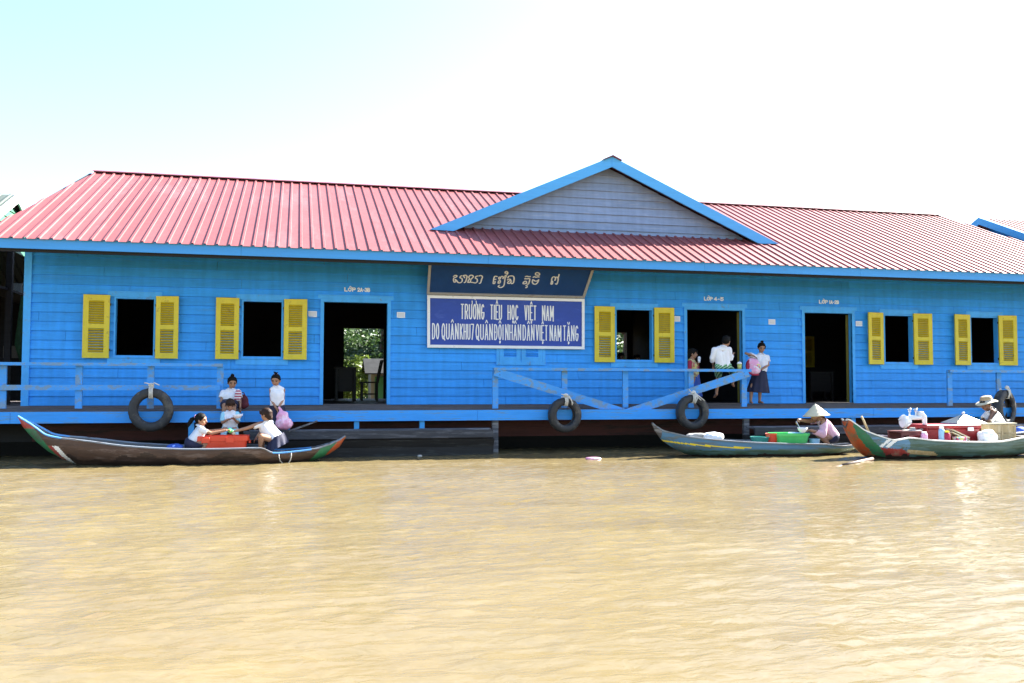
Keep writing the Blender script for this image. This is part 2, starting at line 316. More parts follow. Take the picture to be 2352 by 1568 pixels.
# ---------------------------------------------------------------- water
def make_water():
    def axis(lo, hi, step, far):
        core = np.arange(lo, hi+1e-6, step); up = [hi]; d = step
        while up[-1] < far: d *= 1.5; up.append(up[-1]+d)
        dn = [lo]; d = step
        while dn[-1] > -far: d *= 1.5; dn.append(dn[-1]-d)
        return np.concatenate([np.array(dn[1:])[::-1], core, np.array(up[1:])])
    xs = axis(-10, 20, .075, 900); ys = axis(-17, .6, .05, 900)
    X, Y = np.meshgrid(xs, ys); Z = np.zeros_like(X); rs = np.random.RandomState(3)
    wx = X+.35*np.sin(.7*Y+1.3)+.2*np.sin(1.9*X+.8*Y); wy = Y+.30*np.sin(.55*X+.4*Y)+.15*np.sin(1.3*X-1.1*Y+2)
    for lam, amp, n in ((3.4, .0025, 7), (1.7, .0021, 10), (.85, .0018, 16), (.45, .0016, 26), (.27, .00135, 30), (.17, .0007, 30)):
        for _ in range(n):
            a = rs.normal(PI/2+.10, .62 if lam > .5 else .80); k = 2*PI/(lam*rs.uniform(.75, 1.3)); ph = rs.uniform(0, 2*PI)
            env = .55+.45*np.sin(.31*X*rs.uniform(.4, 1.4)+.27*Y*rs.uniform(.4, 1.4)+rs.uniform(0, 6))
            s = np.sin(k*(wx*math.cos(a)+wy*math.sin(a))+ph); Z += amp*env*((s+.25*s*s) if lam > .6 else (1.3-2.6*np.abs(s)**.8)*.75)
    fade = np.clip(1-np.maximum(np.maximum(np.abs(X-5)-17, 0), np.maximum(np.abs(Y+8)-10, 0))/6, 0, 1)
    Z = (Z-Z.mean())*fade
    nx, ny = len(xs), len(ys); me = bpy.data.meshes.new('water')
    co = np.stack([X, Y, Z], -1).reshape(-1, 3).astype(np.float32)
    i = np.arange(nx*ny).reshape(ny, nx); q = np.stack([i[:-1, :-1], i[:-1, 1:], i[1:, 1:], i[1:, :-1]], -1).reshape(-1)
    me.vertices.add(len(co)); me.vertices.foreach_set('co', co.ravel())
    nf = (nx-1)*(ny-1); me.loops.add(nf*4); me.loops.foreach_set('vertex_index', q.astype(np.int32))
    me.polygons.add(nf); me.polygons.foreach_set('loop_start', np.arange(0, nf*4, 4, dtype=np.int32)); me.polygons.foreach_set('loop_total', np.full(nf, 4, np.int32))
    me.update(calc_edges=True); me.polygons.foreach_set('use_smooth', [True]*nf)
    m = bpy.data.materials.new('muddy_water'); m.use_nodes = True; N = m.node_tree.nodes; L = m.node_tree.links; b = N['Principled BSDF']
    tc = N.new('ShaderNodeTexCoord')
    def nz(scale, st, det=4, w=0):
        mp = N.new('ShaderNodeMapping'); mp.inputs['Scale'].default_value = st; L.new(tc.outputs['Object'], mp.inputs[0])
        t = N.new('ShaderNodeTexNoise'); t.inputs['Scale'].default_value = scale; t.inputs['Detail'].default_value = det; t.inputs['Distortion'].default_value = w
        L.new(mp.outputs[0], t.inputs[0]); return t.outputs[0]
    cr = N.new('ShaderNodeValToRGB'); L.new(nz(.55, (.5, 1.2, 1), 5, .8), cr.inputs[0])
    cr.color_ramp.elements[0].position = .32; cr.color_ramp.elements[0].color = WATER_A; cr.color_ramp.elements[1].position = .68; cr.color_ramp.elements[1].color = WATER_B
    L.new(cr.outputs[0], b.inputs['Base Color'])
    b.inputs['Roughness'].default_value = .17; b.inputs['IOR'].default_value = 1.33; b.inputs['Specular IOR Level'].default_value = .42
    bp = N.new('ShaderNodeBump'); bp.inputs['Strength'].default_value = .7; bp.inputs['Distance'].default_value = .012
    a1 = nz(10, (.6, 1.4, 1), 5, .6); a2 = nz(2.4, (.5, 1.5, 1), 3, .8)
    mx = N.new('ShaderNodeMath'); mx.operation = 'MULTIPLY_ADD'; mx.inputs[1].default_value = 1.6; L.new(a2, mx.inputs[0]); L.new(a1, mx.inputs[2]); L.new(mx.outputs[0], bp.inputs['Height'])
    L.new(bp.outputs[0], b.inputs['Normal'])
    me.materials.append(m); o = bpy.data.objects.new('water', me); C.objects.link(o); o['kind'] = 'structure'
WATER_A = (.150, .116, .056, 1); WATER_B = (.184, .145, .071, 1)
make_water()

# ---------------------------------------------------------------- the floating school
ROOT = (6.2, 4.0, 0.0)
school = thing('floating_school', ROOT, 'long blue clapboard floating schoolhouse with pink metal roof and central gable', 'school building')
XL, XR, FZ, PITCHB = -4.57, 17.35, .84, .165
EY, EZ, RY, RZ = -1.2, 3.62, 4.0, 5.90              # eave and ridge of the front slope
SL = (RZ-EZ)/(RY-EY)
def clad(mb, xr, z0, z1, holes, y, pitch=PITCHB, zref=FZ, thick=.030, back=.012, mi=0, mib=1):
    """lapped boards facing -Y; xr(z) -> (xl, xr); holes (x0, x1, z0, z1)"""
    k0 = int(math.floor((z0-zref)/pitch+1e-6)); k1 = int(math.ceil((z1-zref)/pitch-1e-6))
    for k in range(k0, k1):
        b0, b1 = zref+k*pitch, zref+(k+1)*pitch; lo, hi = max(b0, z0), min(b1, z1)
        cuts = sorted({lo, hi} | {h[i] for h in holes for i in (2, 3) if lo+1e-4 < h[i] < hi-1e-4})
        for a, b in zip(cuts[:-1], cuts[1:]):
            if b-a < .002: continue
            ya = y-thick*(1-(a-b0)/pitch)-.003; yb = y-thick*(1-(b-b0)/pitch)-.003
            (la, ra), (lb, rb) = xr(a), xr(b); spans = [(min(la, lb), max(ra, rb))] if not holes else [(la, ra)]
            for h in holes:
                if h[2] < b-1e-4 and h[3] > a+1e-4:
                    ns = []
                    for s in spans:
                        if h[1] <= s[0] or h[0] >= s[1]: ns.append(s); continue
                        if h[0] > s[0]: ns.append((s[0], h[0]))
                        if h[1] < s[1]: ns.append((h[1], s[1]))
                    spans = ns
            if holes:                                    # butt joints between board lengths
                js = [XL+((k*1.93) % 4.3)+4.3*i for i in range(6)]; ns = []
                for s0, s1 in spans:
                    for j in js:
                        if s0+.1 < j < s1-.1: ns.append((s0, j-.0025)); s0 = j+.0025
                    ns.append((s0, s1))
                spans = ns
            for s0, s1 in spans:
                if not holes: xa0, xa1, xb0, xb1 = la, ra, lb, rb
                else: xa0 = xb0 = s0; xa1 = xb1 = s1
                yk = y+back
                o = len(mb.v)
                mb.add([(xa0, ya, a), (xa1, ya, a), (xb1, yb, b), (xb0, yb, b), (xa0, yk, a), (xa1, yk, a), (xb1, yk, b), (xb0, yk, b)],
                       [(0, 1, 2, 3), (0, 4, 5, 1), (3, 2, 6, 7), (0, 3, 7, 4), (1, 5, 6, 2)], mi)
                mb.add([mb.v[o+4], mb.v[o+5], mb.v[o+6], mb.v[o+7]], [(3, 2, 1, 0)], mib)

def hole(p, q):
    a, b = at(*p, 0), at(*q, 0); return (a.x, b.x, b.z, a.z)
WT, WB = 2.78, 1.705                                   # window head and sill heights
wins = []
for x0, x1, sh in ((262, 357, ((192, 252), (358, 411))), (555, 650, ((496, 549), (652, 705))), (1412, 1499, ((1364, 1411), (1502, 1546))),
                   (2028, 2096, ((1989, 2027), (2097, 2136))), (2226, 2292, ((2187, 2226), (2292, 2331)))):
    wins.append((at(x0, 750, 0).x, at(x1, 750, 0).x, [(at(a, 750, -.04).x, at(b, 750, -.04).x) for a, b in sh]))
doors = [(at(743, 800, 0).x, at(889, 800, 0).x, 2.775), (at(1577, 810, 0).x, at(1704, 810, 0).x, 2.785), (at(1847, 810, 0).x, at(1956, 810, 0).x, 2.775)]
doors = [(a, b, FZ, t) for a, b, t in doors]
holes = [(a, b, WB, WT) for a, b, _ in wins]+doors
w = MB(); clad(w, lambda z: (XL, XR), FZ-.02, 4.05, holes, 0)
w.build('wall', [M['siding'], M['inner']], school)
cb = MB(); cb.box((XL-.075, -.05, FZ-.02), (XL+.045, .08, 4.0)); cb.box((XR-.03, -.05, FZ-.02), (XR+.07, .08, 4.0)); build_each(cb, 'corner_board', M['trim'], school)
sw = MB()                                              # end walls, back wall, room partitions
for x in (XL, XR):
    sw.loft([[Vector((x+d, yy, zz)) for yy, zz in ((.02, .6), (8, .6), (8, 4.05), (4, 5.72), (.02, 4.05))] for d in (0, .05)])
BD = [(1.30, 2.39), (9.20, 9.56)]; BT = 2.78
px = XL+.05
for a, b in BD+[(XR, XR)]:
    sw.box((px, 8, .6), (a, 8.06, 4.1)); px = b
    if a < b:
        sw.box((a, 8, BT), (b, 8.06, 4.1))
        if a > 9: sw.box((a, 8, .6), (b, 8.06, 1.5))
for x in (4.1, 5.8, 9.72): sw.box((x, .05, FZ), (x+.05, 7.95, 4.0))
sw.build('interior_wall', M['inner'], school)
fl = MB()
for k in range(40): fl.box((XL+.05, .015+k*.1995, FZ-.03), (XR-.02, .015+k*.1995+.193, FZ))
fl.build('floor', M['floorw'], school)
pl = MB()
for x in np.arange(XL+.6, XR, 2.4): pl.box((x, .06, 3.85), (x+.1, 7.9, 3.98))
build_each(pl, 'tie_beam', M['inner'], school)

# windows: frame as the part, shutters below it
def make_shutter(w_, h_):
    """origin at the lower inner hinge corner, panel extends to +x, front faces -y"""
    m = MB(); t = .034; st = .105*w_/.5
    m.box((0, 0, 0), (st, t, h_)); m.box((w_-st, 0, 0), (w_, t, h_))
    for z0, z1 in ((0, .10), (h_*.50-.035, h_*.50+.045), (h_-.105, h_)): m.box((st, .002, z0), (w_-st, t-.002, z1))
    for lo, hi, n in ((.10, h_*.50-.035, 9), (h_*.50+.045, h_-.105, 10)):
        for k in range(n):
            z = lo+(hi-lo)*(k+.5)/n; m.beam((st-.004, t*.5, z), (w_-st+.004, t*.5, z), .054, .0075, up=(0, .62, 1))
    return m
for wi, (x0, x1, sh) in enumerate(wins):
    f = MB(); d0, d1 = -.032, .11
    f.box((x0, d0, WB), (x0+.028, d1, WT)); f.box((x1-.028, d0, WB), (x1, d1, WT)); f.box((x0+.028, d0+.002, WT-.028), (x1-.028, d1, WT)); f.box((x0+.028, d0+.002, WB), (x1-.028, d1, WB+.028))
    e = .11
    f.box((x0-e, -.036, WT+.003), (x1+e, .0, WT+.085)); f.box((x0-e, -.046, WT+.085), (x1+e, 0, WT+.105))       # head board
    f.box((x0-e*.9, -.034, WB-.125), (x1+e*.9, 0, WB-.003)); f.box((x0-.02, -.05, WB-.022), (x1+.02, d1, WB))
    win = f.build('window', M['trim'], school)
    for si, (a, b) in enumerate(sh):
        a0, b0 = a, b; ang = ((.10, .16), (.07, .13), (.05, .07), (.16, -.10), (.14, -.06), (.1, .1))[wi][si]
        s = make_shutter((b-a)/math.cos(ang), WT-WB+.05)
        hx = b if si == 0 else a; wdt = (b-a)/math.cos(ang)
        out = MB()
        for p in s.v:                                   # hinge beside the opening, free edge stands off the wall
            u = (p.x-wdt) if si == 0 else p.x
            ang2 = abs(ang)
            out.v.append(Vector((hx+u*math.cos(ang2)-(0), -.048-abs(u)*math.sin(ang2)+p.y-.03, WB-.025+p.z)))
        out.f, out.m = s.f, s.m
        so = out.build('shutter', M['yellow'], win)
        hxx = hx+(-.012 if si == 0 else .012)
        for zz in (WB+.12, WT-.14): hg = MB(); hg.tube([(hxx, -.065, zz-.035), (hxx, -.065, zz+.035)], .009, 6); hg.box((hxx-.03, -.053, zz-.02), (hxx+.03, -.040, zz+.02)); hg.build('hinge', M['darkw'], win)
for di, (x0, x1, z0, z1) in enumerate(doors):
    f = MB(); j = .065
    f.box((x0-j, -.04, z0), (x0, .10, z1)); f.box((x1, -.04, z0), (x1+j, .10, z1)); f.box((x0-j, -.042, z1), (x1+j, .10, z1+.06))
    f.box((x0-j-.05, -.035, z1+.062), (x1+j+.05, 0, z1+.12)); f.box((x0-j-.05, -.05, z1+.12), (x1+j+.05, 0, z1+.137))
    df = f.build('door_frame', M['trim'], school)
    if di:
        l = MB(); l.box((x1-.012, .150, z0+.02), (x1+.86, .19, z1-.02)); l.box((x1+.1, .191, z0+.2), (x1+.75, .205, z0+.85)); l.box((x1+.1, .191, z0+1.0), (x1+.75, .205, z1-.2))
        l.build('door_leaf', M['shaded_yellow'], df)
    th = MB(); th.box((x0, -.06, z0-.035), (x1, .0, z0+.012)); th.build('threshold', M['deck'], df)
# closed blue louvred window under the signs
x0, x1 = at(1146, 815, 0).x, at(1245, 815, 0).x; c = MB(); zb, zt = at(1190, 831, 0).z, 2.75
c.box((x0-.06, -.04, zb), (x0, .0, zt)); c.box((x1, -.04, zb), (x1+.06, 0, zt)); c.box((x0-.06, -.042, zb-.06), (x1+.06, 0, zb))
cw = c.build('window', M['trim'], school)
xm = (x0+x1)/2
for a, b in ((x0+.003, xm-.006), (xm+.006, x1-.003)):
    s = make_shutter(b-a, zt-zb); s.v = [Vector((a+p.x, -.040+p.y, zb+p.z)) for p in s.v]; s.build('shutter', M['trim'], cw)

# painted lettering and signs: stroke letters
def arc(cx, cy, rx, ry, a0, a1, n=10):
    return [(cx+rx*math.cos(math.radians(a0+(a1-a0)*i/n)), cy+ry*math.sin(math.radians(a0+(a1-a0)*i/n))) for i in range(n+1)]
GL = {
 'T': (1, [[(0, 1), (1, 1)], [(.5, 1), (.5, 0)]]), 'I': (.12, [[(.5, 1), (.5, 0)]]), 'L': (.85, [[(0, 1), (0, 0), (1, 0)]]),
 'R': (1, [[(0, 0), (0, 1), (.55, 1)]+arc(.55, .75, .42, .25, 90, -90, 8)[1:]+[(0, .5)], [(.5, .5), (1, 0)]]),
 'P': (1, [[(0, 0), (0, 1), (.55, 1)]+arc(.55, .74, .45, .26, 90, -90, 8)[1:]+[(0, .48)]]),
 'B': (1, [[(0, .5), (0, 1), (.5, 1)]+arc(.5, .76, .42, .24, 90, -90, 8)[1:]+[(0, .52), (.55, .52)]+arc(.55, .26, .45, .26, 90, -90, 8)[1:]+[(0, 0), (0, .5)]]),
 'U': (1, [[(0, 1), (0, .22)]+arc(.5, .22, .5, .22, 180, 360)[1:]+[(1, 1)]]), 'O': (1, [arc(.5, .5, .5, .5, 90, 450, 20)]),
 'Q': (1, [arc(.5, .5, .5, .5, 90, 450, 20), [(.55, .2), (1.05, -.08)]]), 'C': (1, [arc(.5, .5, .5, .5, 48, 312, 16)]),
 'G': (1, [arc(.5, .5, .5, .5, 48, 330, 16)+[(1, .45), (.58, .45)]]), 'N': (1, [[(0, 0), (0, 1), (1, 0), (1, 1)]]), 'M': (1.2, [[(0, 0), (0, 1), (.5, .25), (1, 1), (1, 0)]]),
 'E': (.9, [[(1, 1), (0, 1), (0, 0), (1, 0)], [(0, .52), (.8, .52)]]), 'H': (1, [[(0, 0), (0, 1)], [(1, 0), (1, 1)], [(0, .5), (1, .5)]]),
 'V': (1, [[(0, 1), (.5, 0), (1, 1)]]), 'A': (1, [[(0, 0), (.5, 1), (1, 0)], [(.2, .33), (.8, .33)]]), 'K': (1, [[(0, 0), (0, 1)], [(1, 1), (0, .42)], [(.3, .6), (1, 0)]]),
 'D': (1, [[(0, 0), (0, 1), (.4, 1)]+arc(.4, .5, .6, .5, 90, -90, 12)[1:]+[(0, 0)]]), 'X': (1, [[(0, 0), (0, 1), (.4, 1)]+arc(.4, .5, .6, .5, 90, -90, 12)[1:]+[(0, 0)], [(-.2, .5), (.45, .5)]]),
 '7': (.9, [[(0, 1), (1, 1), (.35, 0)]]), '1': (.45, [[(0, .8), (.6, 1), (.6, 0)]]), '4': (1, [[(.75, 0), (.75, 1), (0, .3), (1, .3)]]), '-': (.55, [[(0, .45), (1, .45)]]),
 '2': (1, [arc(.5, .7, .5, .3, 170, -30, 10)+[(0, 0), (1, 0)]]), '3': (1, [arc(.48, .75, .48, .25, 150, -90, 10)+arc(.48, .26, .52, .26, 90, -150, 10)]),
 '5': (1, [[(.95, 1), (.1, 1), (.05, .55)]+arc(.48, .32, .52, .32, 120, -150, 12)]), ' ': (.9, [])}
MK = {'^': [[(.1, 1.12), (.5, 1.30), (.9, 1.12)]], '.': [arc(.5, -.16, .16, .075, 0, 360, 10)], '`': [[(.35, 1.52), (.75, 1.34)]], '?': [arc(.55, 1.50, .18, .08, 160, -90, 8)+[(.5, 1.34)]],
      "'": [[(1.0, .95), (1.22, 1.08), (1.12, 1.26)]], ',': [[(.3, 1.12), (.7, 1.30)]], 'u': [arc(.5, 1.26, .35, .14, 180, 360, 8)], '/': [[(.45, 1.36), (.8, 1.52)]]}
def letters(mb, text, u0, u1, v0, h, r, place, gap=.42):
    """text: list of (letter, marks); place(u, v, d) -> world; u0..u1 extent"""
    tot = 0; n = 0; lay = []
    for ch, mk in text:
        wd = GL[ch][0]; lay.append((ch, mk, tot, wd)); tot += wd+gap
    tot -= gap; s = (u1-u0)/tot
    for ch, mk, o, wd in lay:
        strokes = list(GL[ch][1])+[st for k in mk for st in MK[k]]
        for i, st in enumerate(strokes):
            mkst = i >= len(GL[ch][1]); ww = wd if ch != 'I' or not mkst else .8
            pts = [(u0+s*(o+x*wd), v0+y*h) for x, y in st]
            ribbon(mb, pts, r*(.72 if mkst else 1), place)
def ribbon(mb, pts, r, place):
    t = MB(); P3 = [Vector((u, 0, v)) for u, v in pts]
    d = (P3[1]-P3[0]).normalized(); P3[0] -= d*r*.5; d = (P3[-1]-P3[-2]).normalized(); P3[-1] += d*r*.5
    for i in range(1, len(P3)-1):                       # break at sharp corners
        if (P3[i]-P3[i-1]).normalized().dot((P3[i+1]-P3[i]).normalized()) < .55:
            q = [(p.x, p.z) for p in P3]; ribbon(mb, q[:i+1], r, place); ribbon(mb, q[i:], r, lambda u, v, d: place(u, v, d+.05)); return
    rings = []
    for i, p in enumerate(P3):
        a = (p-P3[i-1]).normalized() if i else None; b = (P3[i+1]-p).normalized() if i < len(P3)-1 else None
        if i == len(P3)-1 and (P3[0]-P3[-1]).length < r: pass
        tn = (a+b) if a and b else (a or b)
        if tn.length < .3: tn = b
        tn.normalize(); nn = Vector((-tn.z, 0, tn.x)); k = 1/max(.6, abs(nn.dot(Vector((-(b or a).z, 0, (b or a).x)))))
        rings.append([p+nn*(c*r*k)+Vector((0, -dd, 0)) for c, dd in ((-1, 0), (-.9, .5), (0, .7), (.9, .5), (1, 0))])
    t.loft(rings, 0, False, False)
    t.v = [place(p.x, p.z, -p.y) for p in t.v]; mb.add(t.v, t.f)
def spell(s):
    out = []
    for tok in s.split(): out.append((tok[0], tok[1:])) if tok != '_' else out.append((' ', ''))
    return out
def wallplace(u, v, d): return Vector((u, -.030-d*.006, v))
for txt, a, b, yb in (("L O'^/ P _ 2 A - 3 B", 792, 849, 668), ("L O'^/ P _ 4 - 5", 1618, 1661, 689), ("L O'^/ P _ 1 A - 2 B", 1882, 1926, 696)):
    p, q = at(a, yb, -.03), at(b, yb, -.03); w1, w2 = txt.replace("'^/", "'/").split(' _ '); f2 = .42
    for wd, u0, u1 in ((w1, 0, f2), (w2, f2+.10, 1)):
        m = MB(); letters(m, spell(wd), p.x+(q.x-p.x)*u0, p.x+(q.x-p.x)*u1, p.z, .062, .0095, wallplace, .5); m.build('painted_lettering', M['white'], school)

# roof ----------------------------------------------------------------------------
def corrugated(xa, xb, P, pitch=.20, rib=.048, hgt=.024, cutl=None, cutr=None, mb=None):
    """ribbed sheet; P(x, t, lift) -> point, t 0 eave .. 1 ridge; rake cuts give t limits"""
    mb = mb or MB(); xs = []; x = xa
    while x < xb:
        for dx, h in ((0, 0), (pitch-rib, 0), (pitch-rib+.007, hgt), (pitch-.007, hgt)):
            if x+dx <= xb: xs.append((x+dx, h))
        x += pitch
    xs.append((xb, 0)); NT = 7
    rows = []
    for x, h in xs:
        t1 = 1.0
        if cutl and x < cutl[1]: t1 = min(t1, max(.004, (x-cutl[0])/(cutl[1]-cutl[0])))
        if cutr and x > cutr[1]: t1 = min(t1, max(.004, (cutr[0]-x)/(cutr[0]-cutr[1])))
        rows.append([P(x, t1*i/NT, h) for i in range(NT+1)])
    n = len(rows[0]); o = len(mb.v)
    mb.add([p for r in rows for p in r], [(i*n+k, (i+1)*n+k, (i+1)*n+k+1, i*n+k+1) for i in range(len(rows)-1) for k in range(n-1)])
    return mb
nrm = Vector((0, -SL, 1)).normalized()
def Pf(x, t, h): return Vector((x, EY-.06+(RY-EY+.06)*t, EZ-.06*SL+(RZ-EZ+.06*SL)*t+.02*math.sin(x*.9)*0))+nrm*h
def Pb(x, t, h): return Vector((x, RY+(RY-EY)*(1-t), EZ+(RZ-EZ)*t))+Vector((0, SL, 1)).normalized()*h
rf = corrugated(-5.10, 17.95, Pf, cutl=(-5.11, -4.33), cutr=(17.96, 17.12)); 
corrugated(-5.10, 17.95, Pb, cutl=(-5.11, -4.33), cutr=(17.96, 17.12), mb=rf)
roof = rf.build('roof', M['roof'], school, recalc=False)
rc = MB(); rc.loft([[Vector((x, RY+dy, RZ+.042+dz)) for dy, dz in ((-.17, -.06), (-.09, -.02), (0, .0), (.09, -.02), (.17, -.06), (0, -.025))] for x in np.linspace(-4.38, 17.15, 9)]); rc.build('ridge_cap', M['ridge'], roof)
fa = MB(); xx = -5.08
while xx < 17.93:
    nx_ = min(xx+rnd.uniform(3.4, 4.6), 17.93); fa.box((xx+.002, EY-.015-rnd.uniform(0, .004), EZ-.185), (nx_-.002, EY+.015, EZ-.012)); xx = nx_
build_each(fa, 'fascia', M['fascia'], school)
pu = MB(); pu.box((-5.02, EY+.06, EZ-.225), (17.9, EY+.14, EZ-.06))
for x in np.arange(-4.2, 17.0, .8): pu.beam((x, EY+.10, EZ-.07), (x, RY-.1, RZ-.12), .06, .09)
for x in (-5.03, -4.6): pu.beam((x, EY+.04, EZ-.06), (x+.6, RY, RZ-.1), .04, .12)
build_each(pu, 'rafter', M['inner'], school)
# front gable
GX, GY, GZ, GT, GW = 6.345, .23, 4.275, 5.955, 3.80
gs = (GT-GZ)/GW
g = MB(); clad(g, lambda z: (GX-max(.03, GW-.12-(z-GZ+.1)/gs), GX+max(.03, GW-.12-(z-GZ+.1)/gs)), GZ-.05, GT-.18, [], GY+.34, mib=0); 
gp = g.build('gable_wall', M['gablew'], school)
bt = MB(); bt.box((GX-GW+.25, GY+.27, GZ-.09), (GX+GW-.25, GY+.33, GZ-.03)); bt.build('gable_sill', M['gablew'], gp)
bg_ = MB()
for s in (-1, 1):
    d = .215
    bg_.loft([[Vector((GX+s*GW, y, GZ)), Vector((GX, y, GT)), Vector((GX, y, GT-d)), Vector((GX+s*(GW-d/gs*.98), y, GZ-.012))] for y in (GY-.004*(s+1), GY+.035)])
build_each(bg_, 'barge_board', M['barge'], gp)
gr = MB()
for s in (-1, 1):
    for i in range(1):
        e = .05
        tip = Vector((GX+s*(GW+.02), GY+.04, GZ-.02)); pk = Vector((GX, GY+.04, GT-.025)); bk = Vector((GX, RY, GT-.02)); tb = Vector((GX+s*(GW+.02), GY+.14, GZ-.02))
        gr.loft([[p+Vector((0, 0, dz)) for p in (tip, pk, bk, tb)] for dz in (-.03, 0)])
for s in (-1, 1):
    gr.loft([[Vector((GX+s*a, y, GT+.004-a*gs+dz)) for a, dz in ((0, .02), (.20, .016), (.20, .0), (0, 0))] for y in (GY-.06, RY)])
gr.build('gable_roof', M['roof'], school)
so = MB()
for s in (-1, 1): so.loft([[Vector((GX+s*(GW-.25), y, GZ+.05)), Vector((GX+s*.05, y, GT-.06)), Vector((GX+s*.05, y, GT-.10)), Vector((GX+s*(GW-.33), y, GZ+.02))] for y in (GY+.04, GY+.30)])
build_each(so, 'gable_soffit', M['greyw'], gp)

# deck, hull, posts ------------------------------------------------------------------
DX0, DX1, DY = -8.6, 19.0, -1.5
dk = MB()
for k in range(10):
    y = DY+.01+k*.1505; z = .775+.065*(y-DY)/1.5; xx = DX0
    while xx < DX1:
        nx_ = min(DX1, xx+rnd.uniform(2.2, 4.0)); zz = z+rnd.uniform(-.004, .004)
        dk.box((xx+.003, y, zz-.03), (nx_-.003, y+.142, zz)); xx = nx_
dk.build('deck', M['deck'], school)
be = MB(); xx = DX0
while xx < DX1:
    nx_ = min(DX1, xx+rnd.uniform(3.5, 5.0)); yy = rnd.uniform(0, .006)
    be.box((xx+.002, DY-.05-yy, .585), (nx_-.002, DY+.006, .768)); xx = nx_
build_each(be, 'deck_beam', M['beam'], school)
jo = MB()
for x in np.arange(DX0+.3, DX1, .9): jo.box((x, DY+.02, .62), (x+.06, -.02, .74))
build_each(jo, 'joist', M['inner'], school)
hu = MB()
hp = [(-.62, .60), (-.66, .42), (-.62, .24)]; 
for (y0, z0), (y1, z1) in zip(hp[:-1], hp[1:]): hu.loft([[Vector((x, y0, z0)), Vector((x, y0+.06, z0)), Vector((x, y1+.06, z1+.004)), Vector((x, y1, z1+.004))] for x in (-4.3, 17.1)])
build_each(hu, 'hull', M['hull'], school)
h2 = MB(); h2.loft([[Vector((x, y, z)) for y, z in ((-.60, .24), (-.30, -.1), (0, -.4), (8, -.4), (8, .55), (-.5, .55))] for x in (-8.6, 17.1)]); h2.build('pontoon', M['black'], school)
def post(px, y0, z0, z1, wd=.10, m='trim'):
    x = at(px, 970, y0).x; o = MB(); o.box((x-wd/2, y0-.035, z0), (x+wd/2, y0+.035, z1)); o.build('deck_post', M[m], school)
for px_ in (660, 819, 969): post(px_, DY+.06, .3, .60, .085)
post(1137, DY+.05, -.5, .60, .11, 'greyw'); post(1713, DY+.05, -.5, .60, .11, 'greyw'); post(1958, DY+.06, .3, .6, .10)
post(2250, DY+.06, .3, .6, .1); post(440, DY+.05, .2, .6, .09)
# ---------------------------------------------------------------- railings
def railing(label, rails, posts, braces=(), yb=-1.44):
    x0 = at(rails[0][0], rails[0][1], yb).x; r = thing('railing', (x0, yb, .78), label, 'railing', 'blue deck railings')
    for a, b, py, hh in rails:
        p, q = at(a, py, yb), at(b, py, yb); z = .5*(p.z+q.z); m = MB()
        if hh > .06: m.box((p.x, yb-.012, z-hh), (q.x, yb+.03, z))
        else: m.box((p.x, yb-.06, z-hh), (q.x, yb+.06, z))
        m.build('rail', M['railm'], r)
    for px_, top, bot in posts:
        t, b = at(px_, top, yb), at(px_, bot, yb); m = MB(); ww = .105
        m.box((t.x-ww/2, yb-.002+.03, b.z), (t.x+ww/2, yb+.075, t.z)); m.build('post', M['railm'], r)
    for k, (a, b) in enumerate(braces):
        p, q = at(*a, yb-.04), at(*b, yb-.04); p.y -= .022*k; q.y -= .022*k; m = MB(); m.beam(p, q, .018, .15, up=(0, 0, 1)); m.build('brace', M['railm'], r)
        n = MB()
        for e in (p, q):
            for dz in (-.03, .03):
                c = e+(q-p).normalized()*(.10 if e is p else -.10); n.ell((c.x, c.y-.011, c.z+dz), (.008, .004, .008), n=8, k=4)
        build_each(n, 'nail', M['darkw'], r)
    return r
railing('weathered blue railing with a middle rail at the left end of the deck', [(-60, 512, 833, .05), (-60, 506, 884, .085)], [(6, 836, 938), (181, 838, 938), (346, 840, 938), (506, 842, 938)])
railing('blue railing with a V of two diagonal braces at the middle of the deck', [(1133, 1723, 846, .05)], [(1139, 848, 938), (1298, 849, 937), (1438, 850, 936), (1589, 851, 936), (1711, 852, 934)],
        [((1136, 853), (1446, 951)), ((1432, 950), (1718, 856))])
railing('blue railing with one top rail at the right end of the deck', [(2178, 2480, 850, .05)], [(2184, 852, 932), (2297, 853, 932), (2420, 854, 932)])

# ---------------------------------------------------------------- signs
def sign_panel(name, label, tl, tr, br, bl, fr, face, fmat, fw, depth=.03):
    s = thing(name, (tl+br)/2, label, 'sign'); n = (tr-tl).cross(bl-tl).normalized()
    if n.y > 0: n = -n
    m = MB(); m.loft([[c for c in (tl, tr, br, bl)], [c-n*depth for c in (tl, tr, br, bl)]]); m.build('panel', face, s)
    cor = [tl, tr, br, bl]; f = MB(); ce = sum(cor, Vector())/4
    inn = []
    for i, c in enumerate(cor):
        a = (cor[(i+1) % 4]-c).normalized(); b = (cor[i-1]-c).normalized(); inn.append(c+(a+b)*fw)
    for i in range(4):
        o0, o1, i0, i1 = cor[i], cor[(i+1) % 4], inn[i], inn[(i+1) % 4]
        f.loft([[p+n*d for p in (o0, o1, i1, i0)] for d in (.002, .022)])
    f.build('frame', fmat, s)
    return s, n
Yv = -.075
tl, tr, br, bl = at(981, 679, Yv), at(1342, 685, Yv), at(1342, 801, Yv), at(981, 799, Yv)
tl.z = tr.z = (tl.z+tr.z)/2; bl.z = br.z = (bl.z+br.z)/2
vs, nv = sign_panel('name_board', 'royal blue board in white frame with two lines of white block capitals', tl, tr, br, bl, None, M['signblue'], M['white'], .055)
pz = lambda u, v, d: Vector((u, Yv-.004-d*.006, v))
def zx(zx_): return (1050+zx_*.2126)*.90916
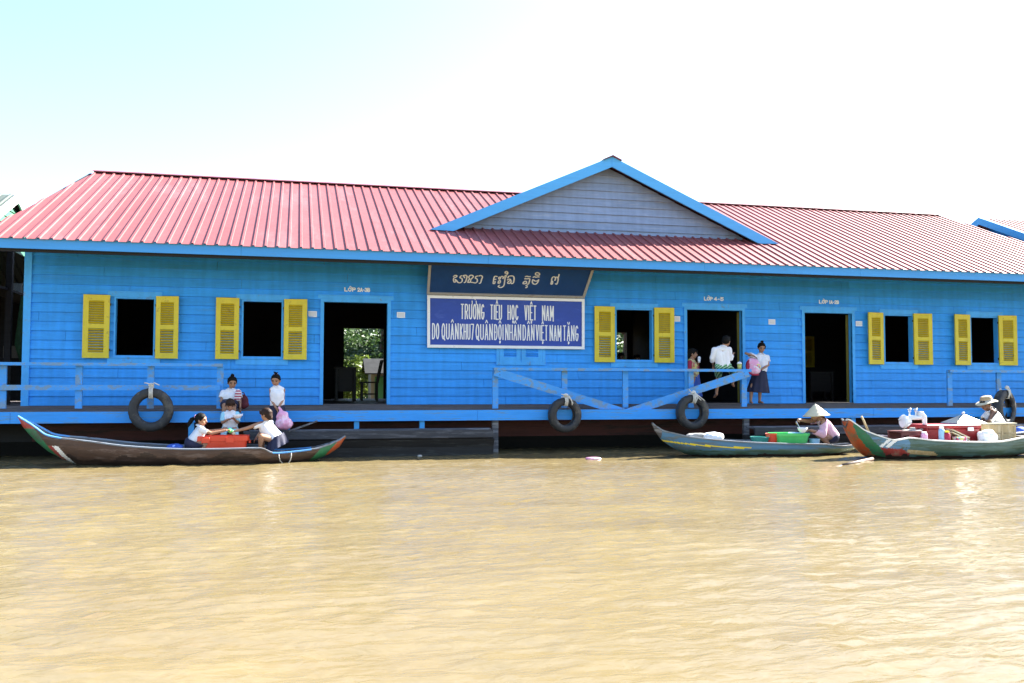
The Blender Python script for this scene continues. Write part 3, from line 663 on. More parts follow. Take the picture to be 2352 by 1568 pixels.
for wd, a, b in (("T R U' O'` N G", 530, 822), ("T I E^? U", 880, 1030), ("H O. C", 1087, 1226), ("V I E^. T", 1287, 1440), ("N A M", 1497, 1645)):
    z0 = at(1165, 733.5, Yv).z; z1 = at(1165, 701, Yv).z
    m = MB(); letters(m, spell(wd), at(zx(a)+2, 715, Yv).x, at(zx(b)-2, 715, Yv).x, z0, z1-z0, .0118, pz, .7); m.build('lettering', M['white'], vs)
z0 = at(1165, 780, Yv).z; z1 = at(1165, 746, Yv).z
for wd, a, b in (("D O", 190, 285), ("Q U A^ N", 303, 515), ("K H U 7", 520, 697), ("Q U A^ N", 708, 922), ("X O^. I", 928, 1050), ("N H A^ N", 1058, 1258), ("D A^ N", 1266, 1416), ("V I E^. T", 1422, 1575), ("N A M", 1587, 1735), ("T Au. N G", 1743, 1940)):
    m = MB(); letters(m, spell(wd), at(zx(a)+2, 760, Yv).x, at(zx(b)-2, 760, Yv).x, z0, z1-z0, .0112, pz, .7); m.build('lettering', M['white'], vs)
# tilted navy board with script lettering
tl, tr, br, bl = at(985, 600, -.80), at(1367, 606, -.80), at(1342, 682, -.12), at(980, 676, -.12)
tl.z = tr.z = (tl.z+tr.z)/2; bl.z = br.z = (bl.z+br.z)/2
ks, nk = sign_panel('name_board', 'navy board in grey frame leaning out under the eave with cream script', tl, tr, br, bl, None, M['signnavy'], M['greyfr'], .05)
def kpt(zx_, zy_):                                       # photo position on the tilted board -> point of that board's plane
    px_ = (1130+zx_*.13180)*.90916; py_ = (670+zy_*.13183)*.90916
    d = (at(px_, py_, 0)-CAM); t = (tl-CAM).dot(nk)/d.dot(nk); return CAM+d*t+nk*.004
KH = [  # strokes traced over the script words
 [(115, 215), (150, 190), (185, 200), (165, 225), (125, 240), (120, 285), (135, 320), (165, 300), (150, 265), (180, 290), (205, 325), (250, 330), (285, 300), (280, 250), (245, 235), (255, 205), (290, 195)],
 [(300, 200), (340, 185), (375, 205), (370, 250), (345, 320), (315, 325)], [(310, 200), (335, 240)],
 [(395, 330), (405, 280), (430, 260), (410, 225), (440, 190), (480, 190), (500, 215), (480, 240), (455, 265), (440, 310), (410, 330)],
 [(440, 320), (490, 325), (540, 335), (575, 305), (570, 260), (540, 245), (550, 210), (590, 200)], [(600, 205), (640, 190), (672, 215), (660, 260), (635, 335), (605, 340)],
 [(960, 215), (920, 205), (895, 235), (885, 290), (880, 345), (910, 340), (915, 300)], [(900, 265), (940, 265)],
 [(1000, 215), (985, 250), (1010, 260), (1030, 215), (1060, 210), (1075, 235), (1060, 255)], [(985, 290), (975, 340), (1010, 330), (1015, 290), (990, 285)],
 [(1110, 215), (1100, 300), (1085, 380), (1050, 415), (1005, 420), (975, 400), (1005, 375)], [(1085, 215), (1140, 215)], [(1105, 150), (1115, 118), (1145, 118), (1160, 145), (1135, 185), (1100, 190)], [(1110, 148), (1155, 148)],
 [(1160, 245), (1175, 210), (1215, 200), (1265, 205), (1280, 250), (1270, 320), (1240, 350), (1215, 320), (1235, 290)], [(1145, 280), (1190, 260), (1215, 280), (1180, 300), (1155, 335), (1190, 345), (1210, 325)],
 [(1490, 220), (1520, 205), (1560, 215), (1600, 210)], [(1475, 255), (1530, 255), (1580, 255), (1570, 310), (1555, 355), (1520, 355)], [(1450, 350), (1465, 315), (1505, 300), (1520, 330), (1490, 350), (1450, 352)], [(1500, 385), (1530, 390), (1525, 420), (1495, 425)],
 [(1640, 230), (1665, 215), (1700, 225), (1740, 215), (1765, 225)], [(1640, 265), (1630, 320), (1655, 355), (1700, 355), (1735, 320), (1750, 265)], [(1650, 275), (1690, 300), (1735, 290)], [(1690, 180), (1695, 145), (1730, 135), (1765, 155), (1760, 185), (1690, 182)],
 [(2000, 300), (1985, 350), (2010, 355), (2020, 310), (2000, 290), (2010, 235), (2045, 215), (2075, 240), (2060, 290)], [(2075, 235), (2100, 220), (2125, 250), (2115, 320), (2095, 360), (2070, 345)], [(2120, 250), (2145, 170), (2135, 180)]]
words = {}
for st in KH:
    m = words.setdefault(0 if st[0][0] < 800 else 1 if st[0][0] < 1400 else 2 if st[0][0] < 1900 else 3, MB())
    P3 = [kpt(*q) for q in st]; fine = []
    for i in range(len(P3)-1):
        a, b, c, d = P3[max(i-1, 0)], P3[i], P3[i+1], P3[min(i+2, len(P3)-1)]
        for t in (0, .33, .66): fine.append(.5*((2*b)+(c-a)*t+(2*a-5*b+4*c-d)*t*t+(3*b-a-3*c+d)*t**3))
    fine.append(P3[-1]); o = len(m.v); m.tube(fine, .0135, 8)
    for i in range(o, len(m.v)):
        q = m.v[i]; h = (q-tl).dot(nk)-.004; m.v[i] = q-nk*(h*.75)
for m in words.values(): m.build('lettering', M['cream'], ks)

# ---------------------------------------------------------------- paper notices
for px_, py_, lab in ((718, 721, 'small white paper notice between the yellow shutter and the left doorway'), (921, 723, 'small white paper notice right of the left doorway beside the sign'),
                      (1554, 732, 'small white paper notice tucked between yellow shutter and the middle doorway'), (1773, 739, 'small white paper notice on the wall above the girl with the pink backpack'),
                      (1973, 743, 'small white paper notice between the right doorway and a yellow shutter')):
    c = at(px_, py_, -.03); m = MB(); h, v = (.078, .055)
    pts = [(-h, -v, 0), (h, -v, -.004), (h, v, -.002), (-h, v, 0)]
    m.loft([[c+Vector((a, e+d, b)) for a, b, e in pts] for d in (0, .003)])
    o = m.build('paper_notice', M['paper'], origin=c); tag(o, lab, 'notice', 'paper notices on the wall')
    p = MB(); p.loft([[c+Vector((a*.8, e+d-.003, b*.75)) for a, b, e in pts] for d in (0, .002)]); p.build('printing', M['print'], o)

# ---------------------------------------------------------------- tyres
def tyre(px_, py_, R, label, turn=0, ropes=()):
    c = at(px_, py_, -1.68); t = thing('tyre_fender', c, label, 'tyre', 'rubber tyres hung along the deck')
    r = .36*R; prof = []
    w2 = .085
    for rr, y in ((.58, .55), (.60, .9), (.70, 1.06), (.82, 1.08), (.93, .95), (.985, .75), (1.0, .3), (1.0, -.3), (.985, -.75), (.93, -.95), (.82, -1.08), (.70, -1.06), (.60, -.9), (.58, -.55), (.66, -.5), (.80, -.55), (.88, -.3), (.88, .3), (.80, .55), (.66, .5)):
        prof.append((rr*R, y*w2))
    n = 48; rings = []
    for k in range(n):
        a = 2*PI*k/n; ring = []
        for rr, y in prof:
            f = 1+(.012 if (rr > .97*R and k % 2) else 0)
            v = Vector((rr*f*math.cos(a), y, rr*f*math.sin(a)*1.02)); v = Matrix.Rotation(turn, 3, 'Z') @ v; ring.append(c+v)
        rings.append(ring)
    rings.append(rings[0]); m = MB(); m.loft(rings, 0, True, False); m.build('tyre', M['tyre'], t, smooth=True)
    m = MB(); top = c+Vector((0, -.0, R*.98)); yo = -w2*1.1-.012
    def rot(v): return c+Matrix.Rotation(turn, 3, 'Z') @ Vector(v)
    for dx in (-.025, .0, .022):
        m.tube([rot((dx*1.2, yo*.3, R*1.16)), rot((dx, yo, R*.98)), rot((dx*.9, yo*1.08, R*.8)), rot((dx, yo*.8, R*.56)), rot((dx, .02, R*.56)), rot((dx, w2*1.1, R*.8)), rot((dx, .07, R*1.1))], .0105, 6)
    m.ell(rot((0, -.06, R*1.17)), (.045, .035, .035))
    for ex in ropes: m.tube([rot((0, -.09, R*1.17))]+[rot(e) for e in ex], .010, 6)
    m.build('rope', M['rope'], t, smooth=True)
    return t
tyre(347, 941, .345, 'black tyre tied to the left railing with a short white rope knot', .05, [[(.05, -.11, .44), (.13, -.11, .40)], [(-.05, -.11, .43), (-.10, -.10, .44)]])
tyre(1297, 953, .305, 'black tyre hung in front of the left diagonal railing brace', .08, [[(.06, -.11, .30), (.12, -.11, .21)], [(-.06, -.1, .37), (-.10, -.1, .375)], [(.04, -.12, .34), (.09, -.12, .26), (.10, -.12, .18)]])
tyre(1590, 946, .315, 'black tyre hung below the middle doorway with dangling white cords', .05, [[(.08, -.11, .30), (.20, -.11, .21)], [(-.07, -.1, .36), (-.12, -.12, .42)], [(.05, -.12, .26), (.0, -.12, .16)], [(.09, -.11, .25), (.13, -.11, .22)]])
tyre(2307, 938, .37, 'black tyre behind the man in the straw hat at the right end', .42, [[(.06, -.1, .36), (.09, -.11, .22)]])
# ---------------------------------------------------------------- boats
def lerp(a, b, t): return a+(b-a)*t
def cr1(vals, i, t):
    a, b, c, d = vals[max(i-1, 0)], vals[i], vals[i+1], vals[min(i+2, len(vals)-1)]
    return b+.5*t*((c-a)*(1-t))+ (c-b)*t*t*(1) *(1) if False else .5*((2*b)+(c-a)*t+(2*a-5*b+4*c-d)*t*t+(3*b-a-3*c+d)*t**3)
def boat(name, label, yc, sts, mats, paintfn, group=None, floor_z=.075, thw=(), rim=None, rimfn=None, sub=16, thick=.028):
    """sts: (px, gunwale py, half width, keel: py or None, keel z) ; mats outer slots + inside last"""
    raw = []
    for px_, pg, w_, pk in sts:
        g = at(px_, pg, yc-w_); zk = at(px_, pk, yc).z if pk > 900 else pk
        raw.append((g.x, g.z, w_, min(zk, g.z-.012)))
    st = []
    for i in range(len(raw)-1):
        for k in range(sub):
            t = k/sub; st.append(tuple(lerp(raw[i][j], raw[i+1][j], t) if j == 0 else cr1([r[j] for r in raw], i, t) for j in range(4)))
    st.append(raw[-1])
    st = [(x, z, max(w_, .012), min(k, z-.01)) for x, z, w_, k in st]
    xm = .5*(st[0][0]+st[-1][0]); b = thing(name, (xm, yc, 0), label, 'boat', group)
    NS = 18
    def sec(x, z, w_, zk, off):
        pts = []
        for sgn in (-1, 1):
            row = []
            for k in range(NS+1):
                s = k/NS; yy = max(.0, w_-off)*(max(0, 1-s**2.6))**.62; zz = z-(z-zk-off)*s
                row.append(Vector((x, yc+sgn*yy, zz)))
            pts.append(row)
        return pts[0]+pts[1][::-1][1:]
    o_r = [sec(*s, 0) for s in st]; i_r = [sec(s[0], s[1]+.0, s[2], s[3], min(thick, s[2]*.6)) for s in st]
    m = MB(); m.loft(o_r, 0, False, False); nslots = len(mats); 
    m.paint(paintfn)
    m.loft(i_r, nslots-1, False, False)
    n = len(o_r[0])
    for k in (0, n-1):
        m.loft([[a[k], c[k]] for a, c in zip(o_r, i_r)], nslots-1, False, False)
    for e in (0, -1): m.add(o_r[e]+i_r[e][::-1], [tuple(range(2*n))], nslots-1)
    m.build('hull', mats, b, recalc=False)
    r = MB()
    for k, sg in ((0, -1), (n-1, 1)):
        r.loft([[a[k]+Vector((0, sg*dy, dz)) for dy, dz in ((-.035, -.004), (.012, -.004), (.014, .016), (-.035, .018))] for a in o_r[2:-2]])
    if rimfn: r.paint(rimfn)
    build_each(r, 'gunwale', rim if isinstance(rim, list) else [rim], b)
    f = MB(); row = []
    def halfw(s, z):
        t = (s[1]-z)/(s[1]-s[3]); return None if t < .05 or t > .97 else max(0, (s[2]-thick)*(max(0, 1-t**2.6))**.62-.002)
    seg = [(s[0], halfw(s, floor_z)) for s in st if halfw(s, floor_z)]
    f.loft([[Vector((x, yc+a*h, floor_z+dz)) for a, dz in ((-1, 0), (-.5, .006), (0, .004), (.5, .006), (1, 0))] for x, h in seg], 0, False, False)
    f.build('floor_boards', M['greyw'], b)
    rb = MB(); inc = max(3, len(st)//14)
    for s in st[inc:-inc:inc]:
        a = sec(s[0], s[1]-.02, s[2], s[3], thick); rb.loft([[p+Vector((dx, 0, 0)) for p in a]+[p+Vector((dx, 0, .03))*1 for p in a[::-1]] for dx in (-.02, .02)], 0)
    build_each(rb, 'rib', mats[-1], b)
    for fx in thw:
        i = int(fx*(len(st)-1)); s = st[i]; h = s[2]-.02; t = MB(); t.box((s[0]-.08, yc-h, s[1]-.055), (s[0]+.08, yc+h, s[1]-.03)); t.build('thwart', M['greyw'], b)
    return b
# left boat with the children
M['greyrim'] = mat('pale_rim', (.20, .24, .30), .6, .25, 6, SX, .3, col2=(.10, .08, .07), amt=.35, pat=5)
yL = -2.55
def X(px_, py_, Y): return at(px_, py_, Y).x
aL, bL = at(70, 986, yL), at(60, 984, yL)
def paintL(c):
    zt = at(60, 983, yL-.1).z; q1, q2 = at(78, 984, yL-.15), at(119, 1036, yL-.2)
    u = (c.z-q1.z)/(q2.z-q1.z); xd = q1.x+(q2.x-q1.x)*u                    # slanted border of the painted prow
    if c.x < X(110, 1010, yL) and c.z > zt-.005: return 0
    if c.x < xd+.0: return 1
    if c.x < xd+.07 and c.z < .30: return 0
    if c.x < xd+.15 and c.z < .30: return 2
    px_, py_ = proj(Vector((c.x, min(c.y, 2*yL-c.y), c.z)))
    if px_ > 787-(py_-1001)*.9: return 5
    if px_ > 742 and py_ < 1016-(px_-760)*.12: return 0
    if px_ > 745-(py_-1020)*.9: return 1
    return 3 if c.z > .12+.05*math.sin(c.x*5)+.03*math.sin(c.x*17) else 4
boat('wooden_rowing_boat', 'long brown wooden boat with green and red prow carrying schoolchildren', yL,
     [(40, 956.5, .015, 959), (50, 963, .05, 979), (62, 970, .09, 996), (80, 982, .14, 1016), (104, 999, .21, 1037), (135, 1006.5, .27, 1054), (180, 1012, .34, -.02), (285, 1025, .42, -.10), (404, 1032, .46, -.12), (500, 1032, .47, -.12),
      (585, 1030, .46, -.12), (603, 1031.5, .45, -.11), (628, 1041, .42, -.10), (680, 1037.5, .33, -.05), (724, 1031.5, .24, 1056), (758, 1021, .15, 1042), (780, 1011, .07, 1026), (795, 1001, .015, 1005)],
     [M['bred'], M['bgreen'], M['white'], M['bbrown'], M['bdark'], M['borange'], M['binside']], paintL, thw=(.42, .74), rim=[M['greyrim'], M['sky_blue']], rimfn=lambda c: 1 if c.x < X(150, 1005, yL) or X(628, 1040, yL) < c.x < X(716, 1034, yL) else 0)
# bucket-handle rope loop hanging on its near side
lp = MB(); cc = at(655, 1056, yL-.40); lp.tube([at(a, b, yL-c) for a, b, c in ((640.5, 1043, .42), (641, 1050, .425), (643.5, 1058, .41), (649, 1064, .39), (656, 1066, .385), (663, 1063, .39), (667, 1056, .405), (669, 1048, .41), (669, 1040, .40))], .008, 6)
o = lp.build('rope_loop', M['greyfr'], smooth=True, origin=cc); tag(o, 'pale rope loop hanging on the side of the brown wooden boat', 'rope')
# blue-grey vendor boat
y1 = -3.0
def paint1(c):
    if c.x < X(1516, 990, y1): return 2
    zl = .07+.13*math.exp(-(c.x-X(1545, 1000, y1))*1.0)
    if abs(c.z-zl-.05) < .012 and c.x < X(1700, 1030, y1): return 3
    if c.z < .045+.02*noise.noise(c*7): return 5
    return 0 if c.z > .125 else 1
boat('wooden_rowing_boat', 'low blue grey wooden boat of the vendor in the conical hat', y1,
     [(1498, 972, .012, 975), (1506, 979, .04, 990), (1524, 989.5, .09, 1010), (1550, 996, .16, 1026), (1585, 1004, .25, 1041), (1640, 1011, .34, -.03), (1720, 1016.5, .41, -.09), (1818, 1020, .44, -.10), (1900, 1021.5, .41, -.09), (1933, 1025, .34, -.04), (1952, 1024, .24, .02), (1971, 1021, .12, .08)],
     [M['bpaint'], M['bteal'], M['greyw'], M['yellow'], M['greyw'], M['bdark'], M['greyw']], paint1, thw=(.5, .8), rim=M['greyrim'], group='vendor boats at the deck')
# green vendor boat with the raised prow
M['bskyworn'] = mat('worn_sky_paint', (.12, .27, .44), .5, .2, 6, SX, .35, col2=(.10, .17, .17), amt=.45, pat=4)
y2 = -3.95
def pw(v, pts):
    for (a, b), (c, d) in zip(pts[:-1], pts[1:]):
        if v <= c: return b+(d-b)*max(0, v-a)/(c-a)
    return pts[-1][1]
def paint2(c):                                           # both sides painted alike
    q = Vector((c.x, min(c.y, 2*y2-c.y), c.z)); px_, py_ = proj(q); w_ = 5*noise.noise(q*9)+4*noise.noise(q*22)
    if c.z < .04+.02*noise.noise(c*7): return 7
    ol = pw(py_, [(962, 1945), (980, 1944), (1014, 1963.5), (1046, 1994), (1056, 2006)])
    if px_ < ol+15+w_*.5: return 0
    if px_ < pw(py_, [(970, 1968), (989, 1987), (1025, 2019), (1042, 2034)])+w_*.5: return 1
    if py_ < 1027 and (abs(px_-2033+1.2*(py_-1018)) < 5 or abs(px_-2048+1.2*(py_-1018)) < 6): return 2
    if px_ < 2092+w_*2 and py_ > pw(px_, [(2010, 1025), (2078, 1034), (2100, 1042)])+w_*.7: return 3 if py_+w_ < 1045 else 7
    if abs(px_-2117) < 31+w_ and abs(py_-1040-.08*(px_-2117)) < 5+w_*.3: return 5
    if px_ < 2092+w_*4-.6*(py_-1010): return 6
    return 4
boat('wooden_rowing_boat', 'green wooden vendor boat with tall orange prow loaded with red boxes', y2,
     [(1944.5, 966, .055, 968), (1949, 964, .10, 985), (1963, 972.5, .15, 1006), (1985, 988, .22, 1030), (2012, 999, .29, 1048), (2043, 1008.5, .35, -.03), (2058, 1011.5, .37, -.05), (2075, 1009, .40, -.06), (2092, 1006.5, .42, -.08), (2144, 1012, .45, -.10), (2225, 1015.5, .47, -.10),
      (2297, 1015, .44, -.09), (2342, 1007, .36, -.03), (2400, 996, .24, .06), (2450, 984, .12, .2), (2490, 972, .03, .4)],
     [M['borange'], M['bgreen'], M['white'], M['bred'], M['bteal'], M['crate'], M['bskyworn'], M['bdark'], M['greyw']], paint2, thw=(.3, .85), rim=M['white'], group='vendor boats at the deck')

# long plank pontoons moored under the deck edge
def moored(x0, x1, label, ya=-2.05, yb=-1.60, zt=.455):
    c = ((x0+x1)/2, (ya+yb)/2, 0); p = thing('moored_barge', c, label, 'barge', 'old plank barges moored along the deck')
    m = MB()
    def ring(x, k): return [Vector((x, ya+.05+.12*(1-k), zt*k)), Vector((x, ya, zt*k)), Vector((x, ya+.06, .17)), Vector((x, ya+.16, -.12)), Vector((x, yb-.1, -.12)), Vector((x, yb, zt*k))]
    m.loft([[Vector((x, y, z)) for y, z in ((ya-.03, zt-.165), (ya+.05, zt-.30), (ya+.10, -.15), (yb-.05, -.15), (yb, zt-.165))] for x in np.linspace(x0, x1, 12)])
    m.build('hull', M['bdark2'], p)
    s = MB(); s.loft([[Vector((x, y, z)) for y, z in ((ya, zt-.16), (ya-.035, zt-.14), (ya-.02, zt-.012), (ya+.05, zt-.012))] for x in np.linspace(x0+.02, x1-.02, 12)]); s.build('side_plank', M['greyd'], p)
    d = MB()
    for k in range(3): d.box((x0+rnd.uniform(0, .2), ya+.055+k*.13, zt-.03), (x1-rnd.uniform(0, .2), ya+.055+k*.13+.122, zt+rnd.uniform(-.006, .006)))
    build_each(d, 'top_plank', M['greyw'], p)
    return p
M['greyd'] = mat('dark_grey_plank', (.035, .035, .04), .75, .35, 4, SX, .5, col2=(.09, .09, .10), amt=.3, pat=5)
M['bdark2'] = mat('barge_tar', (.018, .017, .018), .7, .3, 4, SX, .4, col2=(.05, .05, .05), amt=.25, pat=5)
moored(X(560, 985, -1.9), X(1131, 985, -1.9), 'dark grey plank barge moored under the left doorway')
moored(X(1722, 975, -1.9), 15.5, 'dark grey plank barge moored behind the two vendor boats', zt=.44)

# ---------------------------------------------------------------- things in the boats
def tub(name, label, cat, px0, px1, pyt, pyb, Y, dep, mt, rim=.03, taper=.88, lid=False, n=28, square=4.0, extra=None, wall=.012):
    a, b = at(px0, pyt, Y), at(px1, pyt, Y); zb = at((px0+px1)/2, pyb, Y).z; c = Vector(((a.x+b.x)/2, Y+dep/2, zb)); hx = (b.x-a.x)/2; hy = dep/2; h = a.z-zb
    t = thing(name, c, label, cat)
    def ring(f, z, off=0):
        return [c+Vector((math.copysign(abs(math.cos(q))**(2/square), math.cos(q))*(hx*f-off), math.copysign(abs(math.sin(q))**(2/square), math.sin(q))*(hy*f-off), z)) for q in (2*PI*k/n for k in range(n))]
    m = MB(); m.loft([ring(taper*.96, 0), ring(taper, .02), ring(1-.5*rim/hx, h-rim*1.4)]+([ring(.93, h-rim*1.4, wall), ring(taper*.93, .03, wall)] if not lid else []), 0, True, True)
    m.build('body', mt, t, smooth=False)
    r = MB(); r.loft([ring(1-.5*rim/hx, h-rim*1.5), ring(1.0, h-rim*1.4), ring(1.005, h-rim*.2), ring(.99, h), ring(.94, h-.004), ring(.94, h-rim*1.4)]+([] if not lid else []), 0, True, lid); r.build('rim', mt, t)
    if extra: extra(t, c, hx, hy, h)
    return t
def crate_extra(t, c, hx, hy, h):
    m = MB()
    for dx in (-.62, .28): m.box((c.x+hx*dx-.06, c.y-hy-.022, c.z+h-.105), (c.x+hx*dx+.06, c.y-hy-.002, c.z+h-.02))
    build_each(m, 'latch', M['red'], t, bevel=.006)
    m = MB(); m.box((c.x+hx-.012, c.y-.09, c.z+h-.12), (c.x+hx+.022, c.y+.09, c.z+h-.075)); build_each(m, 'handle', M['red'], t, bevel=.006)
tub('storage_crate', 'bright red plastic crate between the two girls in the brown boat', 'crate', 449, 572, 1002, 1045, -2.78, .42, M['red'], rim=.055, taper=.86, square=7, extra=crate_extra)
tub('plastic_basin', 'bright green plastic basin in front of the woman in the conical hat', 'basin', 1786, 1871, 996, 1026, -3.3, .5, M['green'], rim=.03, taper=.82, square=3)
tub('plastic_tub', 'pale blue tub standing inside the bright green basin', 'tub', 1822, 1852, 994, 1012, -3.16, .26, M['cyan'], rim=.015, taper=.85, square=2.4)
tub('plastic_basin', 'dark green shallow basin beside the red bucket in the blue boat', 'basin', 1737, 1776, 1004, 1022, -3.2, .34, M['teal'], rim=.015, taper=.8, square=2.2)
tub('plastic_bucket', 'red bucket between the dark green and bright green basins', 'bucket', 1768, 1792, 996, 1024, -3.22, .24, M['red'], rim=.015, taper=.8, square=2.2)
tub('plastic_tub', 'small pale blue tub beside the knees of the woman in the conical hat', 'tub', 1866, 1888, 1008, 1026, -3.26, .18, M['cyan'], rim=.012, taper=.85, square=2.4)
def sack(name, label, cat, px_, py_, Y, r, mt, seed=1, tie=False, vox=.012):
    c = at(px_, py_, Y); m = MB(); q = random.Random(seed)
    m.ell(c, r)
    for k in range(9):
        a = q.uniform(0, 2*PI); m.ell(c+Vector((r[0]*.6*math.cos(a), r[1]*.6*math.sin(a), r[2]*q.uniform(-.5, .55))), (r[0]*.45, r[1]*.45, r[2]*.45))
    if tie: m.cap(c+Vector((r[0]*.3, 0, r[2]*.8)), c+Vector((r[0]*.4, 0, r[2]*1.35)), .03, .05)
    m = m.remesh(vox, 2)
    for p in m.v: p += Vector((noise.noise(p*14+Vector((seed, 0, 0))), noise.noise(p*14+Vector((0, seed, 0))), noise.noise(p*14+Vector((0, 0, seed)))))*.012
    o = m.build(name, mt, smooth=True, origin=c-Vector((0, 0, r[2]))); tag(o, label, cat); return o
sack('cloth_sack', 'white folded sack lying in the front of the blue boat', 'sack', 1637, 1004, -2.85, (.20, .16, .09), M['plastic'], 3)
sack('cloth_sack', 'grey folded sack beside the white one near the blue boat bow', 'sack', 1600, 1001, -2.8, (.20, .10, .055), M['greyfr'], 5)
sack('plastic_bag', 'round white plastic bag between red box and pale wooden crate', 'bag', 2268, 1006, -4.2, (.17, .14, .15), M['plastic'], 7, tie=False)
sack('cloth_bundle', 'dark blue cloth bundle behind the pale crate at the boat stern', 'cloth', 2345, 995, -3.6, (.14, .12, .12), M['bluesk'], 9)
sack('folded_cloth', 'blue and white cloth on the boat floor left of the ponytailed girl', 'cloth', 402, 1026, -2.75, (.12, .1, .045), M['bluesk'], 12)
# red insulated box with white chest lid
def redbox():
    Y = -4.02; a, b = at(2129, 975, Y), at(2252, 1018, Y); dep = .52; t = thing('insulated_box', ((a.x+b.x)/2, Y+dep/2, .08), 'large dark red insulated box in the green boat beside the pale wooden crate', 'cool box')
    z0, z1 = .085, at(2190, 975, Y).z; m = MB(); tp = .045
    m.loft([[Vector((a.x+tp, Y+tp, z0)), Vector((b.x-tp, Y+tp, z0)), Vector((b.x-tp, Y+dep-tp, z0)), Vector((a.x+tp, Y+dep-tp, z0))], [Vector((a.x, Y, z1-.07)), Vector((b.x, Y, z1-.07)), Vector((b.x, Y+dep, z1-.07)), Vector((a.x, Y+dep, z1-.07))]])
    m.build('body', M['dred'], t, bevel=.012)
    m = MB(); m.box((a.x-.015, Y-.018, z1-.068), (b.x+.015, Y+dep+.015, z1)); m.build('lid', M['dred'], t, bevel=.012)
    m = MB(); m.box((b.x-.27, Y-.032, z1-.11), (b.x-.15, Y-.004, z1-.045)); build_each(m, 'latch', M['metal'], t, bevel=.005)
    m = MB(); m.beam((b.x-.05, Y-.03, z0+.34), (b.x+.01, Y-.03, z0+.16), .03, .03, up=(1, 0, 0)); m.tube([(b.x+.012, Y+.1, z1-.13), (b.x+.05, Y+.12, z1-.16), (b.x+.05, Y+.38, z1-.16), (b.x+.012, Y+.4, z1-.13)], .012, 8); build_each(m, 'handle', M['dred'], t)
    # pyramid cover standing on it
    c = at(2213, 974, Y+dep*.45); c.z = z1+.001; cv = thing('pot_cover', c, 'shiny metal pyramid cover with knob on the dark red box', 'cover')
    k = MB(); w_, d_ = .30, .21; ap = .155
    k.loft([[c+Vector((sx*f, sy*g, z)) for sx, sy in ((-1, -1), (1, -1), (1, 1), (-1, 1))] for f, g, z in ((w_, d_, 0), (w_*.99, d_*.99, .02), (.03, .025, ap), (.001, .001, ap+.002))]); k.build('cover', M['metal'], cv)
    k = MB(); k.lathe(c+Vector((0, 0, ap-.01)), [(.02, 0), (.014, .02), (.028, .035), (.03, .05), (.012, .062)], 14); k.build('knob', M['enamel'], cv, smooth=True)
redbox()
def chest():
    Y = -3.98; a, b = at(2253, 973, Y), at(2333, 1012, Y); t = thing('wooden_crate', ((a.x+b.x)/2, Y+.25, .08), 'pale wooden crate with open slat top in front of the straw hatted man', 'crate')
    z1 = at(2290, 974, Y).z; z0 = .085; m = MB(); n = 3
    for k in range(n):
        za, zb = z0+(z1-z0)*k/n, z0+(z1-z0)*(k+1)/n-.006
        m.box((a.x, Y, za), (b.x, Y+.014, zb)); m.box((a.x, Y+.486, za), (b.x, Y+.5, zb)); m.box((a.x, Y+.014, za), (a.x+.014, Y+.486, zb)); m.box((b.x-.014, Y+.014, za), (b.x, Y+.486, zb))
    m.box((a.x+.014, Y+.014, z0), (b.x-.014, Y+.486, z0+.012)); m.build('panel', M['crate'], t)
    m = MB(); xm = a.x+(b.x-a.x)*.58
    for x in (a.x-.003, xm, b.x-.037): m.box((x, Y-.012, z0), (x+.04, Y-.001, z1-.03))
    build_each(m, 'batten', M['crate'], t)
    m = MB(); m.box((a.x-.02, Y-.02, z1), (b.x+.02, Y+.52, z1+.022)); m.build('lid', M['straw'], t)
chest()
